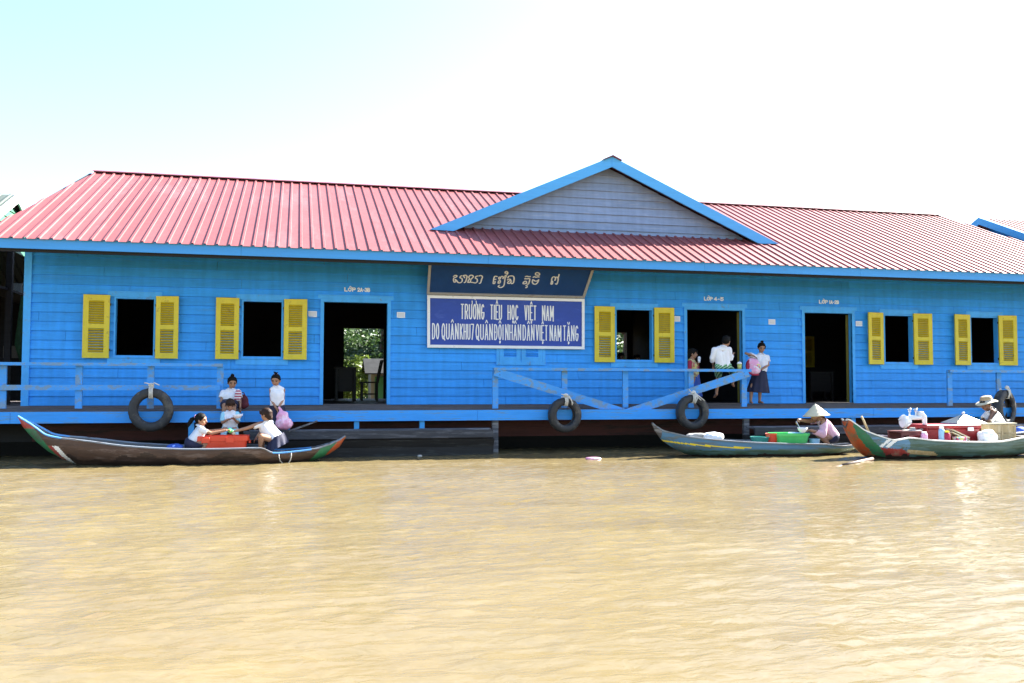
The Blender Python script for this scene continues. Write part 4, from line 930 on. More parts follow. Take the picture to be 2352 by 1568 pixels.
def shaver():
    """cast ice shaving machine: stand, body drum, curved column, two screw handles"""
    Y = -3.9; c = at(2098, 988, Y); t = thing('ice_shaving_machine', (c.x, Y, c.z), 'white cast ice shaving machine with two screw knobs standing on a box', 'machine')
    q = lambda zx_, zy_, dy=0: at(1927.4+zx_*.18053, 891+zy_*.18053, Y+dy)
    m = MB()
    a = q(775, 470); b = q(940, 420)
    m.lathe((0, 0, 0), [(.001, 0), (.085, .0), (.095, .02), (.095, .05), (.06, .13), (.045, .16), (.001, .16)], 24, caps=False)
    R_ = Matrix.Rotation(PI/2, 3, 'Y') @ Matrix.Rotation(0, 3, 'Z')
    ctr = q(800, 425); m.v = [ctr+R_ @ p for p in m.v]; m.v = [Vector((p.x, p.y, ctr.z+(p.z-ctr.z)*1.2)) for p in m.v]
    m.build('drum', M['enamel'], t, smooth=False)
    m = MB(); m.tube([q(1005, 320), q(1045, 325), q(1080, 370), q(1088, 440), q(1090, 530)], [.035, .045, .045, .036, .04], 12); m.cap(q(905, 375), q(1040, 375), .04, .036); m.build('column', M['enamel'], t, smooth=True)
    m = MB()
    for zx_ in (895, 975): m.tube([q(zx_, 380), q(zx_, 275)], .014, 8); m.lathe(q(zx_, 300), [(.02, 0), (.028, .01), (.02, .03)], 10)
    build_each(m, 'screw', M['metal'], t)
    m = MB()
    for zx_ in (900, 982): m.ell(q(zx_, 266), (.025, .025, .018), n=12, k=8)
    for zx_ in (895, 965): m.tube([q(zx_-25, 272), q(zx_+25, 266)], .008, 6)
    m.ell(q(768, 402), (.022, .022, .022), n=10, k=6)
    build_each(m, 'knob', M['metal'], t, smooth=True)
    m = MB(); m.lathe(q(930, 545), [(.001, 0), (.16, 0), (.16, .012), (.05, .03), (.04, .06), (.001, .06)], 20, caps=False); m.cap(q(1090, 525), q(1000, 540), .022, .02); m.tube([q(955, 540), q(950, 500)], .02, 8); m.build('stand', M['greyfr'], t)
    # the open box below it
    a, b = q(765, 548, -.12), q(1020, 548, -.12); z0 = .085; z1 = a.z; bx = thing('machine_box', ((a.x+b.x)/2, Y, z0), 'open brown wooden box carrying the ice shaving machine', 'box')
    m = MB(); d0, d1 = Y-.2, Y+.2
    m.box((a.x, d0, z1-.02), (b.x, d1, z1)); m.build('top', M['dredw'], bx)
    for x in (a.x, b.x-.03):
        for y in (d0+.005, d1-.035): m = MB(); m.box((x+.002, y, z0), (x+.028, y+.03, z1-.02)); m.build('leg', M['dredw'], bx)
    m = MB(); m.box((a.x+.03, d1-.03, z0+.02), (b.x-.03, d1-.02, z1-.022)); m.box((a.x+.03, d0+.01, z1-.07), (b.x-.03, d0+.02, z1-.022)); build_each(m, 'panel', M['dredw'], bx)
M['dredw'] = mat('red_brown_wood', (.13, .028, .022), .5, .2, 6, (1, 1, 1), .2)
shaver()
def jar(px_, py_, Y, h, r, mt, lm, label):
    c = at(px_, py_, Y); c.z = max(c.z, .08); t = thing('jar', c, label, 'jar'); m = MB(); m.lathe(c, [(r*.9, 0), (r, .01), (r, h*.7), (r*.7, h*.85)], 14); m.build('glass', mt, t, smooth=True)
    m = MB(); m.lathe(c+Vector((0, 0, h*.85)), [(r*.75, 0), (r*.78, h*.15)], 14); m.build('lid', lm, t)
jar(2163, 1010, -4.22, .22, .05, M['cyan'], M['white'], 'pale blue jar in front of the dark red insulated box')
jar(2123, 1012, -4.22, .15, .055, M['pinkbag'], M['white'], 'pink jar beside the box of the ice shaving machine')
jar(2174, 1014, -4.25, .18, .06, M['crimson'], M['yellow'], 'red jar with yellow lid leaning on the dark red box')
def basket():
    a = at(2188, 985, -4.2); b = at(2228, 1004, -4.2); m = MB()
    q = at(2196, 1012, -4.2)
    for i in range(2): 
        o_ = Vector((0, 0, -.045*i)); m.loft([[a+o_, b+o_, b+o_+Vector((0, .22, .0)), a+o_+Vector((0, .22, 0))], [p+Vector((0, 0, -.018)) for p in (a+o_, b+o_, b+o_+Vector((0, .22, .0)), a+o_+Vector((0, .22, 0)))]])
    m.tube([a+Vector((.03, .1, -.05)), a+Vector((.02, .1, -.20))], .012, 6); m.tube([b+Vector((-.03, .1, -.05)), b+Vector((-.03, .1, -.10))], .012, 6)
    o = m.build('slat_tray', M['straw'], origin=(a+b)/2); tag(o, 'tilted pale slat tray leaning against the dark red box', 'tray')
    c = at(2205, 1010, -4.24); m = MB(); m.box(c+Vector((-.09, -.05, -.06)), c+Vector((.10, .07, .05))); o = m.build('carton', M['motley'], origin=c); tag(o, 'small printed carton below the tilted slat tray', 'carton')
basket()
def oar(name, label, p, q, r, blade=None, mt='crate'):
    t = thing(name, p, label, 'oar'); m = MB(); m.tube([p, q], r, 8); m.build('shaft', M[mt], t, smooth=True)
    if blade:
        d = (q-p).normalized(); m = MB(); sd = d.cross(Vector((0, 0, 1))).normalized()
        m.loft([[q+d*a+sd*s+Vector((0, 0, dz)) for s, dz in ((-w_, 0), (0, .012), (w_, 0), (0, -.012))] for a, w_ in ((-.05, .02), (.1, .06), (blade, .07), (blade+.05, .03))]); m.build('blade', M[mt], t)
oar('wooden_oar', 'thin pale pole standing upright in the green boat behind its orange prow', at(1997, 995, -3.7), at(1979, 956, -3.7), .017)
oar('wooden_oar', 'thin pale pole lying across the stern of the blue boat', at(1898, 1016, -2.9), at(1935, 1031, -3.25), .014)
p = at(2004, 1049, -4.45); p.z = .03; q = at(1935, 1066, -5.0); q.z = -.012
oar('steering_paddle', 'dark wooden paddle trailing in the water before the orange prow', p, q, .028, .35, 'bbrown')
oar('wooden_oar', 'pale pole slanting up beside the girl bending over the red crate', at(664, 990, -2.2), at(728, 967, -1.75), .016, None, 'greyw')
def net():
    q = random.Random(4); m = MB(); c = at(2352, 1016, -4.0)
    for k in range(26):
        p = c+Vector((q.uniform(-.12, .45), q.uniform(-.3, .25), q.uniform(-.04, .07))); pts = []
        for j in range(14):
            pts.append(p.copy()); p = p+Vector((q.uniform(-.06, .06), q.uniform(-.05, .05), q.uniform(-.035, .035)))
            p.z = max(p.z, .19+.0)
        m.tube(pts, .009, 5)
    o = m.build('fishing_net', M['straw'], origin=c); tag(o, 'tangled pale net and cord heaped on the green boat stern', 'net')
net()
# tin stool and paddle blade inside the left boat
c = at(646, 1036, -2.6); m = MB(); m.lathe(c+Vector((0, 0, -.06)), [(.16, 0), (.185, .05), (.19, .06), (.17, .062), (.15, .02), (.001, .015)], 24, caps=False); o = m.build('metal_bowl', M['metal'], smooth=True, origin=c); tag(o, 'grey metal bowl on the boat edge behind the bending girl', 'bowl')
# floating litter
def litter(px_, py_, label, cat, name, mt, sx, sy):
    d = at(px_, py_, 0)-CAM; c = CAM+d*(-CAM.z/d.z); m = MB(); q = random.Random(int(px_)); n = 12
    m.loft([[c+Vector((sx*f*math.cos(2*PI*k/n)*(1+.2*math.sin(3*k)), sy*f*math.sin(2*PI*k/n), z)) for k in range(n)] for f, z in ((.6, -.02), (1, .01), (.8, .03), (.3, .035))]); o = m.build(name, mt, smooth=True, origin=c); tag(o, label, cat)
litter(1362, 1054.5, 'pale lilac wrapper floating at the edge of the shade', 'litter', 'plastic_wrapper', M['pinkbag'], .13, .09)
litter(16, 1024, 'pale plastic wrapper floating in the dark under the left deck', 'litter', 'plastic_wrapper', M['greyfr'], .12, .1)
litter(964, 1049, 'tiny grey scrap floating before the dark barge', 'litter', 'paper_scrap', M['greyfr'], .04, .03)
# ---------------------------------------------------------------- people
def A(px_, py_, Y): return at(px_, py_, Y)
def hand(m, w, d, n, s, curl=.5, flip=1):
    d = d.normalized(); n = (n-d*n.dot(d)).normalized(); sd = d.cross(n)*flip
    m.cap(w, w+d*.03*s, .019*s, .02*s, n=10); m.ell(w+d*.045*s, (.034*s, .026*s, .012*s), (d, sd, n), n=12, k=8)
    for i, (o, L) in enumerate(((-.024, .052), (-.008, .062), (.008, .058), (.023, .046))):
        b = w+d*.068*s+sd*o*s; a1 = curl*.7; a2 = curl*1.6
        d1 = (d*math.cos(a1)+n*math.sin(a1)+sd*o*3).normalized(); d2 = (d*math.cos(a2)+n*math.sin(a2)).normalized(); k = b+d1*L*.55*s
        m.cap(b, k, .0068*s, .0062*s, n=8); m.cap(k, k+d2*L*.5*s, .0062*s, .0052*s, n=8)
    b = w+d*.02*s+sd*-.022*s; d1 = (d*.65-sd*.75+n*.25).normalized(); k = b+d1*.032*s; m.cap(b, k, .009*s, .0075*s, n=8); m.cap(k, k+(d*.9-sd*.15+n*.45).normalized()*.026*s, .0075*s, .006*s, n=8)
def person(label, J, rs=.85, hs=.98, skin='skin', hair='hair', style='short', shirt=None, sleeve=.45, hem=.02, skirt=None, pants=None, curl=(.5, .5), pn=(None, None), group=None, root=None, feet=True, collar=True, fit=1.0, legs=True):
    J = {k: (Vector(v) if not isinstance(v, Vector) else v) for k, v in J.items()}
    H = J['head']; F = J['face'].normalized(); UP = J.get('up', Vector((0, 0, 1))); UP = (UP-F*UP.dot(F)).normalized(); S = F.cross(UP); ax = (S, F, UP)
    neck, sl_, sr_, hip = J['neck'], J['sl'], J['sr'], J['hip']
    foot = min([J[k].z for k in ('al', 'ar', 'hip') if k in J])
    t = thing('person', root or (hip.x, hip.y, foot-.05), label, 'person', group)
    spine = (neck-hip).normalized(); across = (sr_-sl_); across = (across-spine*across.dot(spine)).normalized(); front = across.cross(spine)
    if front.dot(J.get('chestdir', F)) < 0: front = -front
    sw_ = (sr_-sl_).length; r = rs
    def torso(m, e):
        m.cap(sl_.lerp(sr_, .12), sl_.lerp(sr_, .88), .040*r+e, n=14)
        m.cap(sl_.lerp(sr_, .5), neck+spine*.0, .048*r+e*.8, .040*r+e*.5, n=12)
        for a in (.27, .73):
            p = sl_.lerp(sr_, a)-spine*.07*r+front*.012; q = hip+across*(a-.5)*sw_*.70+spine*.02
            m.cap(p, q, .072*r+e, .078*r+e, n=14)
        m.cap(sl_.lerp(sr_, .5)-spine*.10*r+front*.02, hip+spine*.03+front*.008, .080*r+e, .082*r+e, n=14)
    hw = sw_*.26
    hl_, hr_ = hip-across*hw, hip+across*hw
    m = MB(); s = hs
    m.ell(H+UP*.012*s-F*.006*s, (.071*s, .086*s, .090*s), ax, n=20, k=14)
    m.ell(H-UP*.045*s+F*.022*s, (.053*s, .054*s, .052*s), ax); m.ell(H-UP*.074*s+F*.045*s, (.022*s, .02*s, .018*s), ax, n=10, k=8)
    for sg in (-1, 1):
        m.ell(H+S*sg*.034*s+F*.048*s-UP*.03*s, (.024*s, .02*s, .024*s), ax, n=10, k=8)
        m.ell(H+S*sg*.071*s-F*.008*s-UP*.012*s, (.009*s, .019*s, .028*s), ax, n=10, k=8)
        m.ell(H+S*sg*.030*s+F*.066*s+UP*.022*s, (.020*s, .014*s, .007*s), ax, n=10, k=6)
    m.cap(H+F*.078*s+UP*.004*s, H+F*.090*s-UP*.022*s, .007*s, .011*s, n=8); m.ell(H+F*.074*s-UP*.050*s, (.022*s, .010*s, .010*s), ax, n=10, k=6)
    m.cap(H-UP*.05*s-F*.015*s, neck, .036*s, .040*s); m.cap(neck, sl_.lerp(sr_, .5)-spine*.03, .040*s, .05*s)
    torso(m, 0)
    for q, sh in (('l', sl_), ('r', sr_)):
        e, w = J['e'+q], J['h'+q]; m.cap(sh, e, .037*r, .029*r); m.cap(e, w, .030*r, .021*r)
        i = 0 if q == 'l' else 1
        hand(m, w, J.get('hd'+q, w-e), pn[i] if pn[i] is not None else Vector((0, 0, -1))+front*.3, .82, curl[i], 1 if q == 'l' else -1)
    if legs:
        for q, hj in (('l', hl_), ('r', hr_)):
            if 'k'+q not in J: continue
            k = J['k'+q]; m.cap(hj, k, .066*r, .047*r)
            if 'a'+q in J:
                a = J['a'+q]; m.cap(k, k.lerp(a, .35)-(k-a).cross(across).normalized()*0, .046*r, .047*r); m.cap(k.lerp(a, .35), a, .047*r, .029*r)
                if feet:
                    fd = J.get('f'+q, front).normalized(); m.cap(a-fd*.02-Vector((0, 0, .028*r)), a+fd*.10*r-Vector((0, 0, .036*r)), .030*r, .026*r, n=10)
                    for o in (-.018, -.006, .006, .017): m.cap(a+fd*.11*r+across*o-Vector((0, 0, .040*r)), a+fd*.145*r+across*o-Vector((0, 0, .044*r)), .010*r, .008*r, n=6)
    m = m.remesh(.0062, 2)
    def col(c):
        v = c-H; a, b, z = v.dot(S)/s, v.dot(F)/s, v.dot(UP)/s
        if b > .045:
            if ((abs(a)-.030)/.0145)**2+((z-.004)/.0072)**2 < 1: return 1
            if abs(a) < .046 and abs(a) > .014 and abs(z-.0255+.10*(abs(a)-.03)) < .0048: return 1
            if (a/.024)**2+((z+.050)/.0085)**2 < 1 and b > .06: return 2
        return None
    m.paint(col); m.build('body', [M[skin], M['eye'], M['lip']], t, smooth=True)
    # hair
    hm = MB(); hm.ell(H+UP*.018*s-F*.012*s, (.081*s, .094*s, .094*s), ax, n=28, k=20)
    hl0 = F*1.0-UP*.62
    if style in ('bob', 'bobshort'): hm.cap(H-F*.045*s+UP*.02*s, H-F*.050*s-UP*.065*s, .070*s, .055*s, n=18)
    hm = hm.remesh(.007, 2); nn = (F-UP*.80).normalized(); hm.cut(H+F*.060*s+UP*.052*s, nn)
    ex = MB()
    if style in ('bun', 'fringe', 'pony', 'bob', 'bobshort'):                            # swept strands at the temples
        for sg in (-1, 1): ex.cap(H+S*sg*.060*s+F*.045*s+UP*.05*s, H+S*sg*.074*s+F*.012*s-UP*.012*s, .014*s, .008*s)
    if style in ('fringe', 'bob', 'bobshort'):
        for k in range(7): a = -.045+.015*k; ex.cap(H+S*a*s+F*.070*s+UP*.070*s, H+S*a*1.1*s+F*(.088-abs(a)*.3)*s+UP*.030*s, .013*s, .007*s)
    if style == 'bun':
        ex.cap(H+UP*.088*s-F*.03*s, H+UP*.104*s-F*.038*s, .028*s, .026*s); ex.ell(H+UP*.116*s-F*.040*s, (.034*s, .034*s, .026*s), ax)
    if style == 'tuft':
        for k in range(5): ex.cap(H+UP*.10*s-F*.02*s, H+UP*.135*s-F*(.02+.01*k)*s+S*(.022*(k-2))*s, .014*s, .006*s)
    if style == 'pony':
        b = H-F*.092*s+UP*.03*s; dn = J.get('pony', -F*.05-UP*.16)
        pts = [b, b+dn*.25-F*.03, b+dn*.6-F*.025, b+dn]; ex.tube(pts, [.022*s, .036*s, .032*s, .010*s], 12); ex.ell(b, (.03*s, .03*s, .03*s), ax)
    if style == 'short':
        for k in range(9): a = 2*PI*k/9; ex.cap(H+UP*.07*s-F*.015*s+(S*math.cos(a)+F*math.sin(a))*.05*s, H+UP*(.085)*s+(S*math.cos(a)+F*math.sin(a))*.075*s, .018*s, .008*s)
        for k in range(5): a = -.04+.02*k; ex.cap(H+S*a*s+F*.066*s+UP*.075*s, H+S*a*s+F*(.088-abs(a)*.3)*s+UP*.045*s, .013*s, .006*s)
    if ex.v: ex = ex.remesh(.006, 1); hm.add(ex.v, ex.f)
    for p in hm.v: p += (p-H)*.05*noise.noise(p*45)
    hm.build('hair', M[hair], t, smooth=True)
    if style in ('bun', 'pony', 'tuft') and J.get('tie', True) is not False:
        b = H+UP*.098*s-F*.034*s if style != 'pony' else H-F*.098*s+UP*.035*s; tm = MB(); axd = UP if style != 'pony' else -F; e1 = axd.cross(S).normalized()
        tm.tube([b+(S*math.cos(q)+e1*math.sin(q))*.027*s for q in np.linspace(0, 2*PI, 14)], .008*s, 6); tm.build('hair_tie', M['pinkbag'], t, smooth=True)
    if shirt:
        c = MB(); e = .014*fit; torso(c, e); c.cap(sl_.lerp(sr_, .3)+spine*.012, sl_.lerp(sr_, .7)+spine*.012, .046*r+e)
        for q, sh in (('l', sl_), ('r', sr_)):
            el, w = J['e'+q], J['h'+q]
            if sleeve <= 0: continue
            if sleeve <= 1: c.cap(sh, sh.lerp(el, sleeve), .040*r+e, .040*r+e*1.3, flat1=True)
            else: c.cap(sh, el, .040*r+e, .034*r+e); c.cap(el, el.lerp(w, sleeve-1), .034*r+e, .029*r+e, flat1=True)
        c = c.remesh(.0075, 2)
        c.cut(hip+spine*hem, -spine); c.cut(neck+spine*.016, spine)
        for p in c.v:
            f = (p-hip).dot(spine); k = max(0, 1-f/.25)
            n3 = Vector((noise.noise(p*11), noise.noise(p*11+Vector((9, 0, 0))), noise.noise(p*11+Vector((0, 9, 0))))); p += n3*.007+(p-hip-spine*f)*.07*k*fit
        if collar:
            k0 = MB(); ctr = neck+spine*.008; R0 = .048*s
            ring = lambda rr, z: [ctr+(across*math.cos(q)+front*math.sin(q)*.95)*rr+spine*z-front*.0+Vector((0, 0, 0)) for q in np.linspace(PI/2+.35, 2.5*PI-.35, 22)]
            k0.loft([ring(R0, .012), ring(R0*1.12, .018), ring(R0*1.55, -.010), ring(R0*1.5, -.016)], 0, False, False)
            co = k0.build('collar', M[shirt], t, smooth=True, recalc=False)
        c.build('shirt', M[shirt], t, smooth=True)
    if skirt and skirt[0] == 'flare':
        _, mt, waist, hemz, rw, rh, lean = skirt; g = MB(); n = 60; rings = []
        for i in range(9):
            u = i/8; cc = waist.lerp(Vector((waist.x+lean.x, waist.y+lean.y, hemz)), u); R_ = rw+(rh-rw)*(u**.8); ring = []
            for k in range(n):
                a = 2*PI*k/n; f = 1+.055*u*math.sin(a*11+.6)+.03*u*math.sin(a*5+2); ring.append(cc+(across*math.cos(a)*1.0+front*math.sin(a)*.78)*R_*f)
            rings.append(ring)
        g.loft(rings, 0, True, False); g.build('skirt', M[mt], t, smooth=True)
    if skirt and skirt[0] == 'wrap':
        g = MB(); e = .022
        for q, hj in (('l', hl_), ('r', hr_)):
            if 'k'+q in J: g.cap(hj, hj.lerp(J['k'+q], .97), .078*r+e, .058*r+e, flat1=True)
        if 'kl' in J and 'kr' in J: g.cap(hip, J['kl'].lerp(J['kr'], .5), .085*r+e, .06*r+e, flat1=True)
        g.cap(hl_+spine*.02, hr_+spine*.02, .088*r+e, n=14); g = g.remesh(.009, 3)
        g.cut(hip+spine*.075, spine)
        for p in g.v: p += Vector((noise.noise(p*10), noise.noise(p*10+Vector((9, 0, 0))), 0))*.012
        g.build('skirt', M[skirt[1]], t, smooth=True)
    if pants:
        mt, frac = pants; g = MB(); e = .014
        for q, hj in (('l', hl_), ('r', hr_)):
            if 'k'+q not in J: continue
            k = J['k'+q]
            if frac <= 1: g.cap(hj, hj.lerp(k, frac), .070*r+e, .056*r+e*1.5, flat1=True)
            else:
                g.cap(hj, k, .068*r+e, .05*r+e)
                if 'a'+q in J: g.cap(k, k.lerp(J['a'+q], frac-1), .05*r+e, .042*r+e, flat1=True)
        g.cap(hl_+spine*.02, hr_+spine*.02, .080*r+e, n=14); g = g.remesh(.008, 2); g.cut(hip+spine*.06, spine)
        for p in g.v: p += Vector((noise.noise(p*12), noise.noise(p*12+Vector((9, 0, 0))), 0))*.008
        g.build('trousers', M[mt], t, smooth=True)
    return t, dict(F=F, UP=UP, S=S, front=front, spine=spine, across=across, H=H, hip=hip)
V = Vector
# girl with the pink backpack standing right of the middle doorway
yg = -.62
foot_z = .84
fy = lambda Y: .775+.065*(Y+1.5)/1.5
def gz(px_, Y, z): p = at(px_, 900, Y); return V((p.x, Y, z))
g1 = person('girl in white blouse and navy skirt by the middle doorway looking into a pink backpack', dict(head=A(1749, 798, yg-.02), face=V((-.15, -1, -.45)), up=V((.05, -.3, 1)), neck=A(1748, 813, yg), sl=A(1733.5, 819, yg), sr=A(1763, 820, yg),
    el=A(1713, 811, yg-.12), hl=A(1731, 817, yg-.2), er=A(1764.5, 838, yg-.03), hr=A(1749, 848, yg-.20), hip=A(1746, 858, yg), kl=gz(1727, yg-.04, 1.20), kr=gz(1746, yg-.03, 1.20), al=gz(1724, yg-.05, .905), ar=gz(1744.5, yg-.03, .905),
    fl=V((-.25, -1, 0)), fr=V((.1, -1, 0)), hdl=V((.7, -.4, -.5)), hdr=V((-1, -.3, -.1))), style='bun', shirt='shirt', sleeve=.55, hem=.05, skirt=('flare', 'navy', A(1746, 846, yg), A(1746, 901, yg).z, .115, .235, V((-.055, -.01, 0))), rs=.9, skin='skin')
c = A(1731, 841, yg-.24); bp = thing('backpack', c-V((0, 0, .16)), 'pink patterned school backpack hugged by the girl in the navy skirt', 'backpack')
m = MB(); m.ell(c, (.145, .085, .16)); m.ell(c+V((.0, -.01, -.07)), (.15, .09, .10)); m.ell(c+V((-.05, 0, .06)), (.10, .07, .11)); m.remesh(.012, 3).build('bag_body', M['pinkbag'], bp, smooth=True)
m = MB(); m.ell(c+V((.035, -.062, -.03)), (.095, .035, .085)); m.build('pocket', M['motley'], bp, smooth=True)
m = MB(); m.tube([c+V((-.12, -.03, .12)), c+V((-.165, -.03, .0)), c+V((-.14, -.03, -.12)), c+V((-.05, -.05, -.17)), c+V((.08, -.06, -.165))], .018, 8); m.ell(c+V((-.13, .0, .01)), (.035, .06, .10)); m.build('trim', M['crimson'], bp, smooth=True)
# boy on the rail, back to the camera
yb = -1.42
person('boy in long white shirt and green shorts sitting on the rail with his back turned', dict(head=A(1668, 783.5, yb-.02), face=V((.75, .75, -.28)), neck=A(1661, 795, yb), sl=A(1640.5, 803, yb), sr=A(1675, 802, yb), chestdir=V((0, 1, 0)),
    el=A(1636, 822, yb+.02), hl=A(1638, 838, yb+.16), er=A(1678, 823, yb+.03), hr=A(1684, 812, yb+.22), hip=A(1661, 842, yb+.03), kl=A(1650, 862, yb+.30), kr=A(1684, 855, yb+.28), al=A(1645.5, 902, yb+.30), ar=A(1683, 880, yb+.36), fl=V((.1, 1, -.4)), fr=V((.6, .8, -.2))),
    style='short', shirt='shirt', sleeve=1.5, hem=.0, pants=('plaid', .98), rs=.92)
# girl in the vest behind the rail
yc_ = -.80
person('small girl in yellow vest and blue skirt standing behind the rail holding a drink', dict(head=A(1591.5, 812, yc_), face=V((.9, -.42, -.12)), neck=A(1588, 826, yc_), sl=A(1585, 831.5, yc_-.10), sr=A(1594, 831.5, yc_+.10), chestdir=V((1, -.3, 0)),
    el=A(1584, 850, yc_-.13), hl=A(1595, 858, yc_-.18), er=A(1602, 846, yc_+.06), hr=A(1604, 833, yc_-.06), hip=A(1595, 864, yc_), kl=gz(1595, yc_-.06, 1.12), kr=gz(1600, yc_+.05, 1.12), al=gz(1595, yc_-.06, .89), ar=gz(1600, yc_+.05, .89), hdr=V((.2, -.2, 1)), fl=V((1, -.2, 0)), fr=V((1, -.2, 0))),
    style='bobshort', shirt='vest', sleeve=0, hem=.0, skirt=('flare', 'bluesk', A(1596, 858, yc_), .98, .10, .15, V((.02, 0, 0))), rs=.82)
# red sleeves under the vest
for o_ in [o for o in bpy.data.objects if o.type == 'EMPTY' and str(o.get('label', '')).startswith('small girl in yellow vest')]:
    m = MB(); a, b, c2 = A(1585, 831.5, yc_-.10), A(1584, 850, yc_-.13), A(1595, 858, yc_-.18); m.cap(a, b, .044, .040); m.cap(b, b.lerp(c2, .5), .040, .034, flat1=True)
    a, b, c2 = A(1594, 831.5, yc_+.10), A(1602, 846, yc_+.06), A(1604, 833, yc_-.06); m.cap(a, b, .044, .036); m.cap(b, b.lerp(c2, .4), .036, .032, flat1=True); build_each(m.remesh(.009, 2), 'sleeve', M['crimson'], o_, smooth=True)
def cup(px_, py_, Y, h, r, mt, mt2, label, z=None):
    c = at(px_, py_, Y); 
    if z: c.z = z
    t = thing('drinking_cup', c, label, 'cup'); m = MB(); m.lathe(c, [(r*.75, 0), (r, h), (r*.9, h), (r*.68, .008)], 18); m.build('cup', mt, t, smooth=True)
    m = MB(); m.lathe(c+V((0, 0, h+.001)), [(r*1.05, 0), (r*1.05, .012), (r*.7, .035), (.002, .045)], 18); m.build('lid', mt2, t, smooth=True)
cup(1698.5, 846, -1.44, .115, .045, mat('lime_drink', (.42, .45, .12), .3, .1, 8, bump=0), M['plastic'], 'yellow green drink with white lid standing on the rail beside the boy', z=1.512)
cup(1606, 833, yc_-.09, .085, .03, M['plastic'], M['plastic'], 'clear white cup held by the girl in the yellow vest')
# girl sitting on the deck edge
yd = -1.42
zd = .80
person('girl with a top bun in white blouse sitting on the left deck edge', dict(head=A(533.5, 878, yd), face=V((.22, -1, -.42)), neck=A(530.5, 894, yd), sl=A(513, 900.5, yd), sr=A(547.5, 900.5, yd), el=A(508.5, 921, yd-.05), hl=A(514, 935, yd-.12), er=A(551, 919, yd-.08), hr=A(551.5, 934, yd-.12),
    hip=V((A(528, 930, yd).x, yd, zd+.09)), kl=V((A(519, 930, yd).x, yd-.33, zd+.07)), kr=V((A(540, 930, yd).x, yd-.33, zd+.07)), al=V((A(519, 930, yd).x, yd-.36, zd-.24)), ar=V((A(540, 930, yd).x, yd-.36, zd-.24)), hdl=V((.3, -.5, -1)), hdr=V((-.1, -.4, -1))),
    style='bun', shirt='shirt', sleeve=.62, hem=.02, skirt=('wrap', 'navy'), rs=.86)
c = A(547, 907, yd-.10); m = MB(); m.ell(c, (.055, .045, .105)); m.ell(c+V((-.01, 0, -.05)), (.06, .045, .06)); o = m.remesh(.01, 2).build('striped_cloth', M['stripe'], smooth=True, origin=c); tag(o, 'red and white striped cloth held by the girl with the top bun', 'cloth')
c = A(556, 921, yd+.12); c.z = zd+.125; m = MB(); m.ell(c, (.11, .06, .125)); m.ell(c+V((0, 0, -.05)), (.12, .065, .08)); t = thing('school_bag', c-V((0, 0, .125)), 'dark maroon bag on the deck right of the seated girl', 'bag'); m.remesh(.012, 2).build('bag_body', M['maroonc'], t, smooth=True)
m = MB(); m.tube([c+V((-.05, -.05, .10)), c+V((-.03, -.05, .15)), c+V((.03, -.05, .15)), c+V((.05, -.05, .10))], .01, 6); m.build('strap', M['maroonc'], t)
# child with the white bowl, seated on the barge below
ye = -1.98
person('small child in pale blue and white shirt eating from a white bowl', dict(head=A(529, 930, ye), face=V((.12, -1, -.5)), neck=A(528, 945, ye+.01), sl=A(514, 951, ye), sr=A(544, 951, ye), el=A(511, 970, ye-.06), hl=A(524, 963, ye-.18), er=A(546, 970, ye-.05), hr=A(538, 962, ye-.19),
    hip=A(528, 988, ye+.03), kl=A(514, 986, ye-.26), kr=A(541, 986, ye-.26), al=A(514, 1012, ye-.30), ar=A(540, 1012, ye-.30), hdl=V((1, -.4, .2)), hdr=V((-.3, -.6, .3))), style='fringe', shirt='shirt', sleeve=0, hem=.0, pants=('shirtb', 1.8), rs=.8, hair='hairb')
for o_ in [o for o in bpy.data.objects if o.type == 'EMPTY' and str(o.get('label', '')).startswith('small child in pale blue')]:
    m = MB(); m.cap(A(514, 951, ye), A(511, 968, ye-.05), .048, .044, flat1=True); m.cap(A(544, 951, ye), A(546, 968, ye-.04), .048, .044, flat1=True); build_each(m.remesh(.008, 2), 'sleeve', M['shirtb'], o_, smooth=True)
def bowl(px_, py_, Y, r, h, label, tilt=0):
    c = at(px_, py_, Y); m = MB(); m.lathe((0, 0, 0), [(r*.45, 0), (r*.8, h*.45), (r, h), (r*.95, h), (r*.72, h*.45), (.002, h*.12)], 24, caps=False); m.add([(r*.45*math.cos(2*PI*k/16), r*.45*math.sin(2*PI*k/16), 0) for k in range(16)], [tuple(range(16))])
    R_ = Matrix.Rotation(tilt, 3, 'Y'); m.v = [c+R_ @ p for p in m.v]; o = m.build('white_bowl', M['white2'], smooth=True, origin=c); tag(o, label, 'bowl'); return o
M['white2'] = mat('white_plastic', (.80, .81, .84), .3, .03, 6, bump=0)
bowl(547, 960.5, ye-.22, .085, .065, 'white bowl in the hands of the small child', -.12)
# standing girl in the sleeveless blouse, on the barge
yh = -1.86
person('girl in sleeveless white blouse standing on the barge holding a pink bag', dict(head=A(633.5, 873, yh), face=V((-.25, -1, -.35)), neck=A(635, 888, yh), sl=A(622.5, 894.5, yh), sr=A(651, 895, yh), el=A(623.5, 918, yh-.03), hl=A(634, 936, yh-.12), er=A(650.5, 916, yh-.03), hr=A(641, 934, yh-.12),
    hip=A(637, 934, yh), kl=gz(629, yh, .68), kr=gz(646, yh, .68), al=gz(629, yh, .52), ar=gz(646, yh, .52), hdl=V((.5, -.2, -1)), hdr=V((-.4, -.2, -1))), style='tuft', shirt='shirt', sleeve=0, hem=-.02, skirt=('flare', 'navy', A(637, 930, yh), .56, .115, .16, V((0, 0, 0))), rs=.84, skin='skin')
c = A(648, 962, yh-.22); m = MB(); m.ell(c+V((.03, 0, -.07)), (.14, .085, .11)); m.ell(c+V((-.0, 0, .04)), (.10, .06, .10)); m.cap(c+V((-.0, 0, .1)), c+V((-.05, .04, .185)), .045, .02); m = m.remesh(.012, 2)
